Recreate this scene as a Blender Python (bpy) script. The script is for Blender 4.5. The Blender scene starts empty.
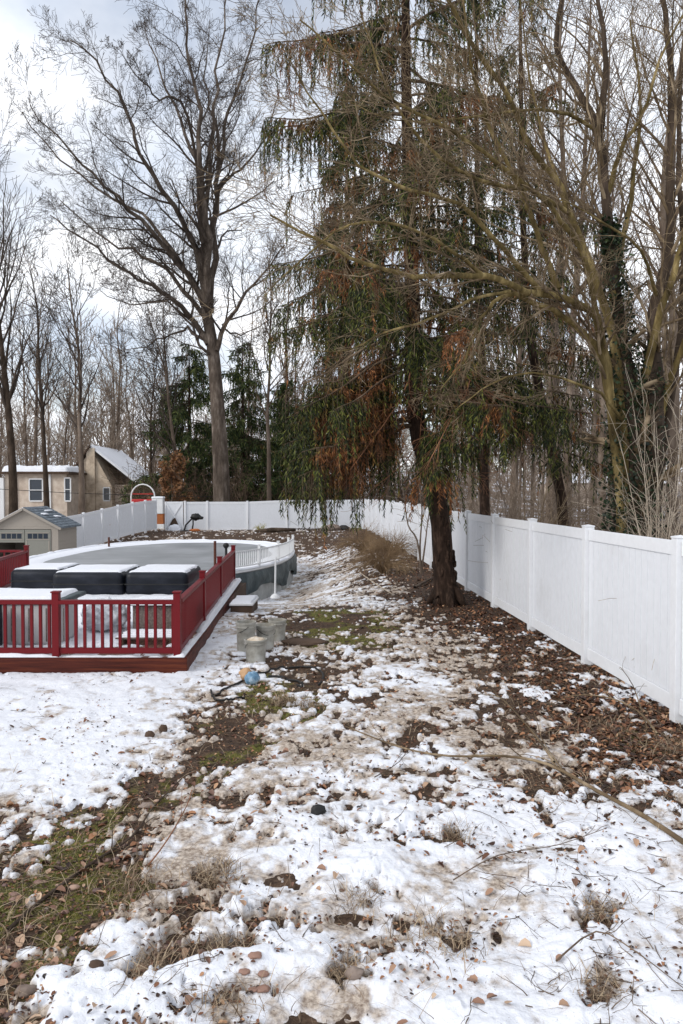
import bpy, bmesh, math, random
import numpy as np
from mathutils import Vector, Matrix
random.seed(7); RS = np.random.RandomState(11)
PI = math.pi
sc = bpy.context.scene
C = sc.collection

# ---------------------------------------------------------------- camera
CAMZ = 2.33; F = 740.0; PITCH = math.atan(20/740.0)
cam = bpy.data.cameras.new('camera'); camo = bpy.data.objects.new('camera', cam); C.objects.link(camo)
camo.location = (0, 0, CAMZ); camo.rotation_euler = (PI/2-PITCH, 0, 0)
cam.sensor_fit = 'VERTICAL'; cam.sensor_height = 36; cam.lens = F/1024*36
cam.clip_start = .05; cam.clip_end = 3000
sc.camera = camo
def P(px, py, d):
    """real-world point at depth d along the world Y axis seen towards px,py"""
    X = (px-341.5)/F; Z = -(py-512)/F
    y = math.cos(PITCH)+Z*math.sin(PITCH); z = -math.sin(PITCH)+Z*math.cos(PITCH)
    k = d/y
    return Vector((X*k, d, CAMZ+z*k))

# ---------------------------------------------------------------- noise
_T = [np.random.RandomState(100+i).rand(256, 256)*2-1 for i in range(8)]
def vn(x, y, s=0):
    T = _T[s % 8]; x = np.asarray(x, float)+17.3*s; y = np.asarray(y, float)+9.1*s
    ix = np.floor(x).astype(int); iy = np.floor(y).astype(int); fx = x-ix; fy = y-iy
    fx = fx*fx*fx*(fx*(fx*6-15)+10); fy = fy*fy*fy*(fy*(fy*6-15)+10)
    a = T[ix & 255, iy & 255]; b = T[(ix+1) & 255, iy & 255]; c = T[ix & 255, (iy+1) & 255]; d = T[(ix+1) & 255, (iy+1) & 255]
    return (a*(1-fx)+b*fx)*(1-fy)+(c*(1-fx)+d*fx)*fy
def fbm(x, y, o=4, s=0, g=.5):
    r = 0; a = 1; t = 0; x = np.asarray(x, float); y = np.asarray(y, float)
    for i in range(o):
        r = r+a*vn(x, y, s+i); t += a; a *= g
        x, y = 1.62*x-1.18*y+3.1, 1.18*x+1.62*y+1.7
    return r/t
def ss(a, b, v):
    t = np.clip((np.asarray(v, float)-a)/(b-a), 0, 1); return t*t*(3-2*t)
def gau(x, y, cx, cy, rx, ry): return np.exp(-(((x-cx)/rx)**2+((y-cy)/ry)**2))

# ---------------------------------------------------------------- terrain fields
def ground_base(x, y):
    x = np.asarray(x, float); y = np.asarray(y, float)
    s = 1-ss(-1.9, 1.8, x)
    t = ss(13.5, 21.5, y)*(1-ss(33.5, 44, y))
    h = -.78*s*t
    h = h+.10*gau(x, y, 1.3, 30, 1.6, 12)*1.0
    h = h+ss(70, 260, y)*9.0*(1+.35*vn(x*.012, y*.01, 3))     # wooded rise far behind
    return h
def ground_h(x, y):
    h = ground_base(x, y)
    near = 1-ss(25, 60, y)
    return h+.035*fbm(x*.7, y*.7, 3, 1)*(.4+.6*near)+.016*fbm(x*5, y*5, 3, 4)*near
def track_x(y): return -1.68+.06*np.sin(y*1.1)+.62*ss(4.3, 7.0, y)+.10*ss(7, 9, y)+.15*vn(y*.8, y*0, 2)
def moss_f(x, y):
    tr = np.exp(-((x-track_x(y)-.1)/.48)**2)*(1-ss(8.6, 10, y))
    m = tr*(.62+1.7*fbm(x*2.6, y*1.6, 3, 2))
    m = m+1.25*gau(x, y, -.25, 13.3, 1.0, 1.7)*(.62+1.9*fbm(x*1.9, y*1.5, 3, 5))
    m = m+.5*gau(x, y, 2.75, 6.9, .3, .5)
    m = m+.55*gau(x, y, -.35, 7.9, .25, .5)+.5*gau(x, y, .1, 11.2, .8, .4)
    return np.clip(m, 0, 1)
TUFTS = [(.49, 3.74, .19), (-.62, 3.70, .14), (-.55, 3.36, .20), (1.40, 4.05, .14), (-.93, 3.5, .14), (.08, 4.15, .11), (-.75, 4.4, .12), (-.35, 7.9, .15), (1.15, 3.35, .12), (2.6, 7.3, .3), (3.0, 6.7, .25), (-1.9, 3.6, .2), (-1.2, 4.3, .2), (-.62, 8.1, .15), (.75, 4.9, .12), (.0, 3.5, .1)]
def snow_m(x, y):
    """how much snow lies at a place: <0 bare"""
    x = np.asarray(x, float); y = np.asarray(y, float)
    c = np.full(np.broadcast(x, y).shape, .44)
    c = c+.70*(1-ss(-2.3, -1.15, x-.10*np.sin(y*1.3)+.25*vn(x*1.3, y*1.3, 3)))*ss(5.2, 6.4, y)*(1-ss(30, 34, y))       # lawn by the deck
    c = c+.34*(1-ss(4.4, 6.0, y))*ss(-1.0, -.1, x)                                   # foreground right
    tr = np.exp(-((x-track_x(y))/(.31+.36*(1-ss(3.6, 5.6, y))))**2)*(1-ss(8.0, 9.6, y))
    c = c-.66*tr
    c = c+.35*gau(x, y, -1.15, 4.6, .35, .4)+.25*gau(x, y, -1.0, 3.5, .3, .3)-.55*gau(x, y, -.75, 4.0, .38, .24)+.45*gau(x, y, -.75, 3.42, .4, .2)+.3*gau(x, y, -.8, 4.75, .5, .3)
    c = c-.70*gau(x, y, -.55, 9.7, .80, 1.6)
    c = c-.85*gau(x, y, -.2, 13.2, 1.25, 1.5)
    lit = ss(1.9, 3.15, x+.35*vn(y*.6, x*.6, 6))*ss(5.0, 6.8, y)
    c = c-.40*lit*(1-.5*ss(4.2, 6.5, x))
    c = c-.10*ss(6.0, 8, y)*(1-ss(4.2, 6, x))*ss(-.8, .6, x)-.30*ss(4.8, 6, y)*ss(1.0, 2.0, x)*(1-ss(2.6, 3.2, x))
    c = c-.16*ss(15, 19, y)-.34*ss(15, 20, y)*ss(-.2, 1.3, x)*(1-ss(3.5, 7, x))
    c = c-.75*gau(x, y, 2.3, 15.0, .95, 2.0)
    c = c-.62*ss(31, 38, y)*(1-ss(46.2, 48, y))
    c = c+.12*gau(x, y, -.6, 22, .9, 6)
    c = c-.85*ss(8.95, 9.3, y)*(1-ss(9.5, 9.6, y))*(1-ss(-2.1, -1.9, x))
    far = ss(9, 16, y)
    n = .30*fbm(x*1.15, y*.95, 3, 0)+(.50+.1*far)*fbm(x*3.6, y*3.0, 3, 3)+.78*fbm(x*11.5, y*8.5, 3, 5)
    amp = 1-.62*(1-ss(-2.3, -1.5, x))*ss(5.6, 6.6, y)*(1-ss(9, 12, y))
    near = (1-ss(3.8, 5.8, y)); amp = amp*(1-.25*near)
    m = c+n*amp*1.25
    for a_, b_, c_ in TUFTS: m = m-.85*gau(x+.06*vn(x*9, y*9, 3), y+.06*vn(x*8, y*8, 5), a_, b_, c_*1.25, c_*.75)*(y > 0)*(.75+.6*vn(x*6, y*6, 1))
    # melt pits and old footprints
    pit = ss(.38, .62, vn(x*2.6+4, y*2.2, 1))*.50+ss(.42, .68, vn(x*7.3, y*6.6, 2))*.55+.85*ss(.38, .62, vn(x*17, y*13, 4))*ss(-.5, .2, vn(x*1.7, y*1.7, 7))
    m = m-pit*amp*.62
    return m
def snow_t(x, y, m=None):
    if m is None: m = snow_m(x, y)
    mp = np.maximum(m, 0)
    near = 1-ss(9, 26, y); fg = 1-ss(4.4, 6.2, y)
    body = (.040-.018*ss(4.2, 6.5, y)*ss(-2.2, -1.4, x))*(1-(1-np.clip(mp/.30, 0, 1))**2.2)
    return np.where(m > 0, body+snow_lump(x, y)*np.minimum(1, mp*2.6)*near+.0015, m*.12)
def snow_lump(x, y):
    fg = 1-ss(4.4, 6.2, y)
    return (.024+.046*fg)*fbm(x*1.7, y*2.4, 3, 6)+(.010+.004*fg)*fbm(x*7, y*9, 4, 2, .6)+.006*fbm(x*24, y*24, 2, 4)*(1-ss(5, 11, y))
def top_h(x, y):
    return float(ground_h(x, y)+max(0, float(snow_t(x, y))))

# ---------------------------------------------------------------- object helpers
def tag(o, label=None, cat=None, group=None, kind=None):
    if label: o['label'] = label
    if cat: o['category'] = cat
    if group: o['group'] = group
    if kind: o['kind'] = kind
    return o
def empty(name, loc, label, cat, group=None, rz=0):
    o = bpy.data.objects.new(name, None); C.objects.link(o); o.location = loc; o.rotation_euler.z = rz
    o.empty_display_size = .1
    return tag(o, label, cat, group)
def link(name, me, mats, parent=None, world=False):
    o = bpy.data.objects.new(name, me); C.objects.link(o)
    if not isinstance(mats, (list, tuple)): mats = [mats]
    for m in mats: me.materials.append(m)
    if parent is not None:
        o.parent = parent
        if world:   # vertices were given in world space: parent has translation (+rz) only
            r = parent
            M = Matrix.Identity(4)
            while r is not None:
                M = Matrix.LocRotScale(r.location, r.rotation_euler, r.scale) @ M if False else (Matrix.LocRotScale(r.location, r.rotation_euler, r.scale) @ M)
                r = r.parent
            me.transform(M.inverted())
    return o
class MB:
    """collects boxes, bars, tubes, prisms into ONE mesh"""
    def __init__(s): s.bm = bmesh.new()
    def box(s, x0, x1, y0, y1, z0, z1, rot=None, bev=0):
        bm = bmesh.new() if bev else s.bm
        c = Vector(((x0+x1)/2, (y0+y1)/2, (z0+z1)/2))
        r = bmesh.ops.create_cube(bm, size=1)
        M = Matrix.Translation(c) @ (rot.to_4x4() if rot else Matrix.Identity(4)) @ Matrix.Diagonal((abs(x1-x0), abs(y1-y0), abs(z1-z0), 1))
        bmesh.ops.transform(bm, matrix=M, verts=r['verts'])
        if bev:
            bmesh.ops.bevel(bm, geom=bm.edges[:], offset=bev, segments=3, affect='EDGES', profile=.6)
            s.merge(bm)
        return s
    def merge(s, bm):
        me = bpy.data.meshes.new('t'); bm.to_mesh(me); bm.free(); s.bm.from_mesh(me); bpy.data.meshes.remove(me)
    def bar(s, a, b, w, h=None, bev=0):
        """rectangular bar between a and b, w across (horizontal), h vertical"""
        h = h or w; a = Vector(a); b = Vector(b); d = b-a; L = d.length; d.normalize()
        up = Vector((0, 0, 1)) if abs(d.z) < .95 else Vector((0, 1, 0))
        sx = d.cross(up).normalized(); uz = sx.cross(d).normalized()
        R = Matrix((sx, d, uz)).transposed()
        bm = bmesh.new(); r = bmesh.ops.create_cube(bm, size=1)
        bmesh.ops.transform(bm, matrix=Matrix.Translation((a+b)/2) @ R.to_4x4() @ Matrix.Diagonal((w, L, h, 1)), verts=r['verts'])
        if bev: bmesh.ops.bevel(bm, geom=bm.edges[:], offset=bev, segments=2, affect='EDGES')
        s.merge(bm); return s
    def poly(s, pts, thick=None):
        vs = [s.bm.verts.new(p) for p in pts]; f = s.bm.faces.new(vs)
        if thick:
            r = bmesh.ops.extrude_face_region(s.bm, geom=[f])
            bmesh.ops.translate(s.bm, vec=thick, verts=[e for e in r['geom'] if isinstance(e, bmesh.types.BMVert)])
        return s
    def tube(s, pts, rad, n=8, caps=True):
        pts = [Vector(p) for p in pts]; N = len(pts)
        if not isinstance(rad, (list, tuple)): rad = [rad]*N
        rings = []; ref = Vector((.31, .17, .93))
        for i, p in enumerate(pts):
            t = (pts[min(i+1, N-1)]-pts[max(i-1, 0)]).normalized()
            if abs(t.dot(ref)) > .95: ref = Vector((.9, .3, .1))
            a = t.cross(ref).normalized(); b = t.cross(a); ref = -b if False else ref
            rings.append([s.bm.verts.new(p+(a*math.cos(k*2*PI/n)+b*math.sin(k*2*PI/n))*rad[i]) for k in range(n)])
        for i in range(N-1):
            for k in range(n):
                s.bm.faces.new((rings[i][k], rings[i][(k+1) % n], rings[i+1][(k+1) % n], rings[i+1][k]))
        if caps: s.bm.faces.new(rings[0][::-1]); s.bm.faces.new(rings[-1])
        return s
    def lathe(s, prof, c, n=24):
        rings = []
        for r, z in prof:
            rings.append([s.bm.verts.new((c[0]+r*math.cos(k*2*PI/n), c[1]+r*math.sin(k*2*PI/n), c[2]+z)) for k in range(n)])
        for i in range(len(rings)-1):
            for k in range(n): s.bm.faces.new((rings[i][k], rings[i][(k+1) % n], rings[i+1][(k+1) % n], rings[i+1][k]))
        s.bm.faces.new(rings[0][::-1]); s.bm.faces.new(rings[-1]); return s
    def blob(s, c, r, sub=3, amp=.2, fr=2., seed=0):
        bm = bmesh.new(); bmesh.ops.create_icosphere(bm, subdivisions=sub, radius=1)
        from mathutils import noise
        for v in bm.verts:
            n = noise.noise(v.co*fr+Vector((seed*3.7, seed, 0)))+.5*noise.noise(v.co*fr*2.3+Vector((seed, 5, seed*1.3)))
            v.co = Vector((v.co.x*r[0], v.co.y*r[1], v.co.z*r[2]))*(1+amp*n)+Vector(c)
        s.merge(bm); return s
    def build(s, name, mat, parent=None, world=True, smooth=False):
        bmesh.ops.recalc_face_normals(s.bm, faces=s.bm.faces[:])
        me = bpy.data.meshes.new(name); s.bm.to_mesh(me); s.bm.free()
        if smooth: me.shade_smooth()
        return link(name, me, mat, parent, world)

def np_mesh(name, V, Fq, smooth=True):
    """V Nx3, Fq list of arrays of faces (Mx3 or Mx4)"""
    me = bpy.data.meshes.new(name); V = np.asarray(V, np.float32)
    if not isinstance(Fq, list): Fq = [Fq]
    Fq = [f for f in Fq if len(f)]
    nl = sum(f.size for f in Fq); nf = sum(len(f) for f in Fq)
    me.vertices.add(len(V)); me.vertices.foreach_set('co', V.ravel())
    me.loops.add(nl); me.loops.foreach_set('vertex_index', np.concatenate([f.ravel() for f in Fq]).astype(np.int32))
    tot = np.concatenate([np.full(len(f), f.shape[1]) for f in Fq]); st = np.concatenate([[0], np.cumsum(tot)[:-1]])
    me.polygons.add(nf); me.polygons.foreach_set('loop_start', st.astype(np.int32))
    me.polygons.foreach_set('loop_total', tot.astype(np.int32))
    me.update(calc_edges=True)
    if smooth: me.shade_smooth()
    return me

# ---------------------------------------------------------------- materials
def newmat(name):
    m = bpy.data.materials.new(name); m.use_nodes = True; nt = m.node_tree
    b = nt.nodes['Principled BSDF']; return m, nt, b
def N(nt, t, **kw):
    n = nt.nodes.new(t)
    for k, v in kw.items():
        if k in n.inputs: n.inputs[k].default_value = v
        else: setattr(n, k, v)
    return n
def ramp(nt, fac, stops, interp='LINEAR'):
    r = nt.nodes.new('ShaderNodeValToRGB'); e = r.color_ramp.elements; r.color_ramp.interpolation = interp
    while len(e) < len(stops): e.new(.5)
    for i, (p, c) in enumerate(stops):
        e[i].position = p; e[i].color = (c[0], c[1], c[2], 1) if isinstance(c, (tuple, list)) else (c, c, c, 1)
    nt.links.new(fac, r.inputs[0]); return r.outputs[0]
def mixc(nt, fac, a, b):
    m = nt.nodes.new('ShaderNodeMix'); m.data_type = 'RGBA'
    for i, v in ((0, fac), (6, a), (7, b)):
        if hasattr(v, 'links'): nt.links.new(v, m.inputs[i])
        else: m.inputs[i].default_value = v if i == 0 else (v[0], v[1], v[2], 1)
    return m.outputs[2]
def noise_out(nt, scale, detail=4, rough=.55, coord='Object', stretch=None, out='Fac'):
    tc = nt.nodes.new('ShaderNodeTexCoord'); n = N(nt, 'ShaderNodeTexNoise', Scale=scale, Detail=detail, Roughness=rough)
    src = tc.outputs[coord]
    if stretch:
        mp = nt.nodes.new('ShaderNodeMapping'); mp.inputs['Scale'].default_value = stretch; nt.links.new(src, mp.inputs[0]); src = mp.outputs[0]
    nt.links.new(src, n.inputs['Vector']); return n.outputs[out]
def bump(nt, b, h, strength=.3, dist=.02):
    n = N(nt, 'ShaderNodeBump', Strength=strength, Distance=dist); nt.links.new(h, n.inputs['Height']); nt.links.new(n.outputs[0], b.inputs['Normal']); return n
def noisy(name, c1, c2, scale=8, rough=.8, bstr=.3, bdist=.01, stretch=None, detail=5, c3=None, spec=.3):
    m, nt, b = newmat(name); f = noise_out(nt, scale, detail, .6, stretch=stretch)
    st = [(.3, c1), (.7, c2)] if not c3 else [(.28, c1), (.5, c2), (.72, c3)]
    nt.links.new(ramp(nt, f, st), b.inputs['Base Color']); b.inputs['Roughness'].default_value = rough
    b.inputs['Specular IOR Level'].default_value = spec
    if bstr: bump(nt, b, f, bstr, bdist)
    return m
def mth2(nt, a, k):
    n = N(nt, 'ShaderNodeMath', operation='MULTIPLY'); nt.links.new(a, n.inputs[0]); n.inputs[1].default_value = k; return n.outputs[0]
M = {}
def bark(name, c1, c2, c3, sc=6.):
    m, nt, b = newmat(name)
    f = noise_out(nt, sc, 6, .65, stretch=(1, 1, .28)); g = noise_out(nt, sc*.35, 3, .5)
    col = ramp(nt, f, [(.28, c1), (.52, c2), (.75, c3)])
    col = mixc(nt, ramp(nt, g, [(.35, 0), (.75, .55)]), col, c1)
    nt.links.new(col, b.inputs['Base Color']); b.inputs['Roughness'].default_value = .92; b.inputs['Specular IOR Level'].default_value = .15
    bump(nt, b, f, .8, .04); return m
M['bark_oak'] = bark('bark_oak', (.030, .022, .017), (.125, .098, .078), (.31, .26, .22), 3)
M['bark_spruce'] = bark('bark_spruce', (.012, .008, .006), (.045, .027, .019), (.14, .09, .065), 14)
M['bark_tan'] = bark('bark_tan', (.02, .014, .007), (.19, .14, .055), (.56, .43, .20), 5)
M['bark_dark'] = bark('bark_dark', (.025, .018, .013), (.07, .05, .036), (.15, .11, .085), 4)
M['bark_wood'] = bark('bark_wood', (.06, .042, .032), (.17, .13, .10), (.33, .27, .22), 3)
M['twig_tan'] = noisy('twig_tan', (.035, .023, .014), (.15, .105, .06), 3, .9, 0, c3=(.46, .36, .24))
M['twig_brown'] = noisy('twig_brown', (.035, .022, .015), (.11, .075, .05), 2, .9, 0, c3=(.25, .18, .125))
M['twig_oak'] = noisy('twig_oak', (.02, .015, .012), (.06, .045, .035), 1, .9, 0, c3=(.12, .09, .07))
M['twig_wood'] = noisy('twig_wood', (.10, .072, .052), (.22, .17, .13), 2, .9, 0, c3=(.36, .30, .24))
M['straw_stem'] = noisy('straw_stem', (.10, .062, .035), (.24, .16, .09), 2, .9, 0, c3=(.42, .30, .18))
M['twig_pale'] = noisy('twig_pale', (.22, .17, .125), (.42, .35, .27), 3, .85, 0, c3=(.60, .53, .44))
M['twig_red'] = noisy('twig_red', (.10, .045, .022), (.24, .11, .06), 2, .9, 0, c3=(.40, .20, .11))

def leaf_mat0(name, stops):
    m, nt, b = newmat(name); g = nt.nodes.new('ShaderNodeNewGeometry')
    nt.links.new(ramp(nt, g.outputs['Random Per Island'], stops), b.inputs['Base Color']); b.inputs['Roughness'].default_value = .45; b.inputs['Specular IOR Level'].default_value = .3; return m
def needles(name, greens, brown_at=.58, scale=.9):
    m, nt, b = newmat(name); b.inputs['Roughness'].default_value = .7; b.inputs['Specular IOR Level'].default_value = .25
    g = nt.nodes.new('ShaderNodeNewGeometry')
    gc = ramp(nt, g.outputs['Random Per Island'], [(0, greens[0]), (.5, greens[1]), (1, greens[2])])
    bc = ramp(nt, g.outputs['Random Per Island'], [(0, (.06, .025, .012)), (.55, (.20, .080, .030)), (1, (.42, .17, .06))])
    f = noise_out(nt, scale, 3, .6)
    nt.links.new(mixc(nt, ramp(nt, f, [(brown_at, 0), (brown_at+.07, 1)]), gc, bc), b.inputs['Base Color'])
    return m
M['needles'] = needles('needles', [(.004, .010, .003), (.017, .030, .008), (.15, .16, .028)], .545, .85)
M['needles_far'] = needles('needles_far', [(.012, .026, .010), (.045, .075, .024), (.16, .18, .05)], .62, .35)
M['needles_brown'] = needles('needles_brown', [(.02, .03, .012), (.045, .055, .02), (.10, .10, .03)], .50, .7)
M['ivy'] = leaf_mat0('ivy', [(0, (.004, .009, .004)), (.5, (.011, .024, .009)), (.85, (.028, .05, .018)), (1, (.06, .085, .03))])

def snow_mat(name, attr=True):
    m, nt, b = newmat(name); b.inputs['Roughness'].default_value = .72; b.inputs['Specular IOR Level'].default_value = .35
    f = noise_out(nt, 2.1, 5, .6); f2 = noise_out(nt, 34, 4, .65); f3 = noise_out(nt, 9, 5, .7)
    white = mixc(nt, ramp(nt, f2, [(.35, 0), (.7, .35)]), (.77, .785, .83), (.62, .64, .69))
    if attr:
        a = nt.nodes.new('ShaderNodeAttribute'); a.attribute_name = 'dirt'
        f4 = noise_out(nt, 26, 5, .75)
        ad = N(nt, 'ShaderNodeMath', operation='MULTIPLY_ADD'); nt.links.new(f4, ad.inputs[0]); ad.inputs[1].default_value = 1.5; nt.links.new(a.outputs['Fac'], ad.inputs[2])
        ad2 = N(nt, 'ShaderNodeMath', operation='MULTIPLY_ADD'); nt.links.new(f3, ad2.inputs[0]); ad2.inputs[1].default_value = .8; nt.links.new(ad.outputs[0], ad2.inputs[2])
        fac = ramp(nt, mth2(nt, ad2.outputs[0], .5), [(.50, 0), (.62, .28), (.78, .75), (.95, 1)])
        dirty = mixc(nt, ramp(nt, f2, [(.35, 0), (.65, 1)]), (.19, .14, .105), (.58, .50, .42))
        col = mixc(nt, fac, white, dirty)
        # specks of soil and bark crumbs
        sp = noise_out(nt, 60, 3, .8); sp2 = noise_out(nt, 3.3, 3, .6)
        mu = N(nt, 'ShaderNodeMath', operation='MULTIPLY'); nt.links.new(ramp(nt, sp, [(.62, 0), (.66, 1)]), mu.inputs[0]); nt.links.new(ramp(nt, sp2, [(.45, 0), (.62, 1)]), mu.inputs[1])
        col = mixc(nt, mu.outputs[0], col, (.10, .06, .04))
    else: col = white
    nt.links.new(col, b.inputs['Base Color'])
    mx = N(nt, 'ShaderNodeMath', operation='ADD'); nt.links.new(f2, mx.inputs[0]); nt.links.new(f3, mx.inputs[1])
    bump(nt, b, mx.outputs[0], .55, .018)
    return m
M['snow'] = snow_mat('snow'); M['snow_clean'] = snow_mat('snow_clean', False)

def ground_mat():
    m, nt, b = newmat('soil'); b.inputs['Roughness'].default_value = .85; b.inputs['Specular IOR Level'].default_value = .3
    f = noise_out(nt, 7, 6, .7); g = noise_out(nt, 38, 5, .7); k = noise_out(nt, 1.3, 3, .6)
    soil = ramp(nt, g, [(.30, (.012, .007, .004)), (.48, (.045, .028, .018)), (.60, (.12, .080, .052)), (.74, (.34, .25, .18))])
    leafy = ramp(nt, f, [(.32, (.018, .009, .005)), (.5, (.065, .034, .018)), (.70, (.20, .115, .065))])
    col = mixc(nt, .5, soil, leafy)
    a = nt.nodes.new('ShaderNodeAttribute'); a.attribute_name = 'moss'
    gr = ramp(nt, g, [(.30, (.022, .022, .005)), (.5, (.105, .105, .016)), (.70, (.27, .24, .04))])
    mm = N(nt, 'ShaderNodeMath', operation='MULTIPLY'); nt.links.new(a.outputs['Fac'], mm.inputs[0]); nt.links.new(ramp(nt, f, [(.38, .10), (.56, 1.3)]), mm.inputs[1])
    col = mixc(nt, ramp(nt, mm.outputs[0], [(.15, 0), (.6, 1)]), col, gr)
    # far ground: snow lying between the trees of the woods
    w = nt.nodes.new('ShaderNodeAttribute'); w.attribute_name = 'farsnow'
    fs = noise_out(nt, .35, 6, .7, coord='Object', stretch=(1, .5, 1))
    ms = N(nt, 'ShaderNodeMath', operation='MULTIPLY'); nt.links.new(w.outputs['Fac'], ms.inputs[0]); nt.links.new(ramp(nt, fs, [(.50, 0), (.56, 1)]), ms.inputs[1])
    farc = mixc(nt, w.outputs['Fac'], col, (.19, .135, .10))
    col = mixc(nt, ms.outputs[0], farc, (.74, .77, .84))
    nt.links.new(col, b.inputs['Base Color'])
    ad = N(nt, 'ShaderNodeMath', operation='ADD'); nt.links.new(f, ad.inputs[0]); nt.links.new(g, ad.inputs[1])
    bump(nt, b, ad.outputs[0], .9, .03)
    return m
M['soil'] = ground_mat()
def leaf_mat(name, stops):
    m, nt, b = newmat(name); g = nt.nodes.new('ShaderNodeNewGeometry')
    nt.links.new(ramp(nt, g.outputs['Random Per Island'], stops), b.inputs['Base Color']); b.inputs['Roughness'].default_value = .6
    f = noise_out(nt, 60, 3, .6); bump(nt, b, f, .3, .003); return m
M['leaf'] = leaf_mat('leaf', [(0, (.016, .007, .004)), (.4, (.065, .024, .011)), (.72, (.17, .066, .028)), (.9, (.34, .16, .075)), (1, (.50, .31, .18))])
M['leaf_pale'] = leaf_mat('leaf_pale', [(0, (.10, .05, .035)), (.3, (.22, .11, .07)), (.7, (.40, .25, .16)), (1, (.55, .40, .28))])
M['grass'] = leaf_mat('grass', [(0, (.05, .055, .012)), (.45, (.15, .14, .03)), (.75, (.25, .20, .06)), (1, (.38, .29, .15))])
M['straw'] = leaf_mat('straw', [(0, (.07, .042, .025)), (.5, (.22, .145, .085)), (1, (.50, .39, .26))])

def paint(name, c, rough=.45, dirt=.25, dc=(.2, .15, .1), scale=3, bstr=.08):
    m, nt, b = newmat(name); f = noise_out(nt, scale, 6, .7); g = noise_out(nt, scale*9, 4, .6)
    c2 = tuple(v*.85 for v in c)
    col = mixc(nt, g, c, c2); col = mixc(nt, ramp(nt, f, [(.55, 0), (.8, dirt)]), col, dc)
    nt.links.new(col, b.inputs['Base Color']); b.inputs['Roughness'].default_value = rough; b.inputs['Specular IOR Level'].default_value = .25
    bump(nt, b, g, bstr, .004); return m
M['vinyl'] = paint('vinyl', (.80, .815, .845), .42, .18, (.42, .40, .36), 1.4, .03)
def groove_mat():
    m = paint('vinyl_board', (.765, .785, .825), .42, .22, (.42, .40, .37), 1.1, .03)
    nt = m.node_tree; b = nt.nodes['Principled BSDF']
    s = noise_out(nt, 4.2, 3, .6); t = noise_out(nt, 2.1, 2, .5)
    mu = N(nt, 'ShaderNodeMath', operation='MULTIPLY'); nt.links.new(ramp(nt, s, [(.735, 0), (.755, 1)]), mu.inputs[0]); mu.inputs[1].default_value = .6
    old = b.inputs['Base Color'].links[0].from_socket
    nt.links.new(mixc(nt, mu.outputs[0], old, (.40, .24, .12)), b.inputs['Base Color']); return m
M['vinyl_board'] = groove_mat()
M['red'] = paint('red', (.150, .004, .008), .42, .5, (.07, .008, .010), 5, .15)
M['cedar'] = noisy('cedar', (.018, .004, .003), (.070, .013, .007), 5, .6, .35, .01, stretch=(.25, 1, 6), c3=(.14, .034, .013), spec=.2)
M['deckboard'] = noisy('deckboard', (.09, .04, .03), (.18, .09, .065), 5, .7, .3, .01, stretch=(6, .4, 1), c3=(.28, .16, .12))
M['white'] = paint('white', (.78, .79, .80), .4, .3, (.4, .37, .33), 3)
M['greyice'] = noisy('greyice', (.18, .19, .20), (.25, .26, .27), .6, .35, .05, .01, detail=6, c3=(.36, .37, .39), spec=.3)
M['tarp'] = noisy('tarp', (.022, .034, .038), (.050, .068, .074), 3, .5, .7, .08, stretch=(1, 1, .6), c3=(.12, .15, .155), spec=.3)
M['poolwall'] = noisy('poolwall', (.22, .235, .235), (.36, .375, .37), 3, .5, .1, .01, c3=(.48, .49, .49))
M['black'] = noisy('black', (.003, .004, .006), (.008, .010, .016), 3, .45, .30, .03, stretch=(.6, .6, 1.6), c3=(.022, .025, .035), spec=.22)
M['rubber'] = noisy('rubber', (.008, .008, .008), (.02, .02, .02), 10, .5, .1, .002)
M['spa'] = paint('spa', (.50, .49, .49), .5, .3, (.3, .26, .24), 3)
M['wicker'] = noisy('wicker', (.075, .06, .052), (.16, .13, .115), 30, .8, .6, .01, c3=(.26, .22, .2))
M['plastic'] = noisy('plastic', (.42, .43, .46), (.62, .63, .66), 5, .3, .7, .05, c3=(.78, .79, .82), spec=.5)
M['bucket'] = noisy('bucket', (.17, .155, .13), (.34, .33, .29), 5, .4, .1, .005, c3=(.50, .49, .46), spec=.4)
M['dirtysnow'] = noisy('dirtysnow', (.40, .30, .20), (.62, .52, .40), 14, .8, .5, .01, c3=(.78, .74, .68))
M['shedwall'] = paint('shedwall', (.33, .295, .255), .6, .3, (.2, .17, .14), 2)
M['sheddoor'] = paint('sheddoor', (.23, .228, .20), .55, .3, (.15, .14, .11), 2)
M['shingle'] = noisy('shingle', (.06, .075, .09), (.13, .155, .18), 5, .8, .6, .02, stretch=(1, 1, 5), c3=(.23, .26, .29))
M['glass'], _nt, _b = newmat('glass'); _b.inputs['Base Color'].default_value = (.03, .04, .055, 1); _b.inputs['Roughness'].default_value = .08
M['stone'] = noisy('stone', (.30, .23, .17), (.55, .45, .34), 1.6, .9, .4, .05, c3=(.70, .61, .50))
M['stucco'] = noisy('stucco', (.40, .32, .25), (.53, .44, .36), 1.8, .9, .2, .02, c3=(.66, .58, .49))
M['brown'] = noisy('brown', (.05, .03, .02), (.10, .065, .045), 2, .9, .2, .02)
M['orange'] = noisy('orange', (.30, .09, .03), (.42, .15, .05), 8, .8, .2, .01)
M['rust'] = noisy('rust', (.06, .02, .015), (.13, .05, .03), 20, .7, .2, .004)
M['rock'] = noisy('rock', (.10, .07, .055), (.22, .17, .14), 9, .85, .5, .02, c3=(.34, .28, .25))
M['pebble'] = leaf_mat('pebble', [(0, (.09, .05, .045)), (.4, (.17, .10, .085)), (.7, (.30, .17, .12)), (1, (.40, .27, .20))])
M['blue'] = noisy('blue', (.04, .10, .17), (.14, .26, .38), 14, .5, .3, .01, c3=(.5, .6, .68))
M['tan'] = noisy('tan', (.35, .2, .1), (.55, .35, .2), 12, .7, .3, .01)
M['redplastic'] = paint('redplastic', (.45, .03, .03), .4)

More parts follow.
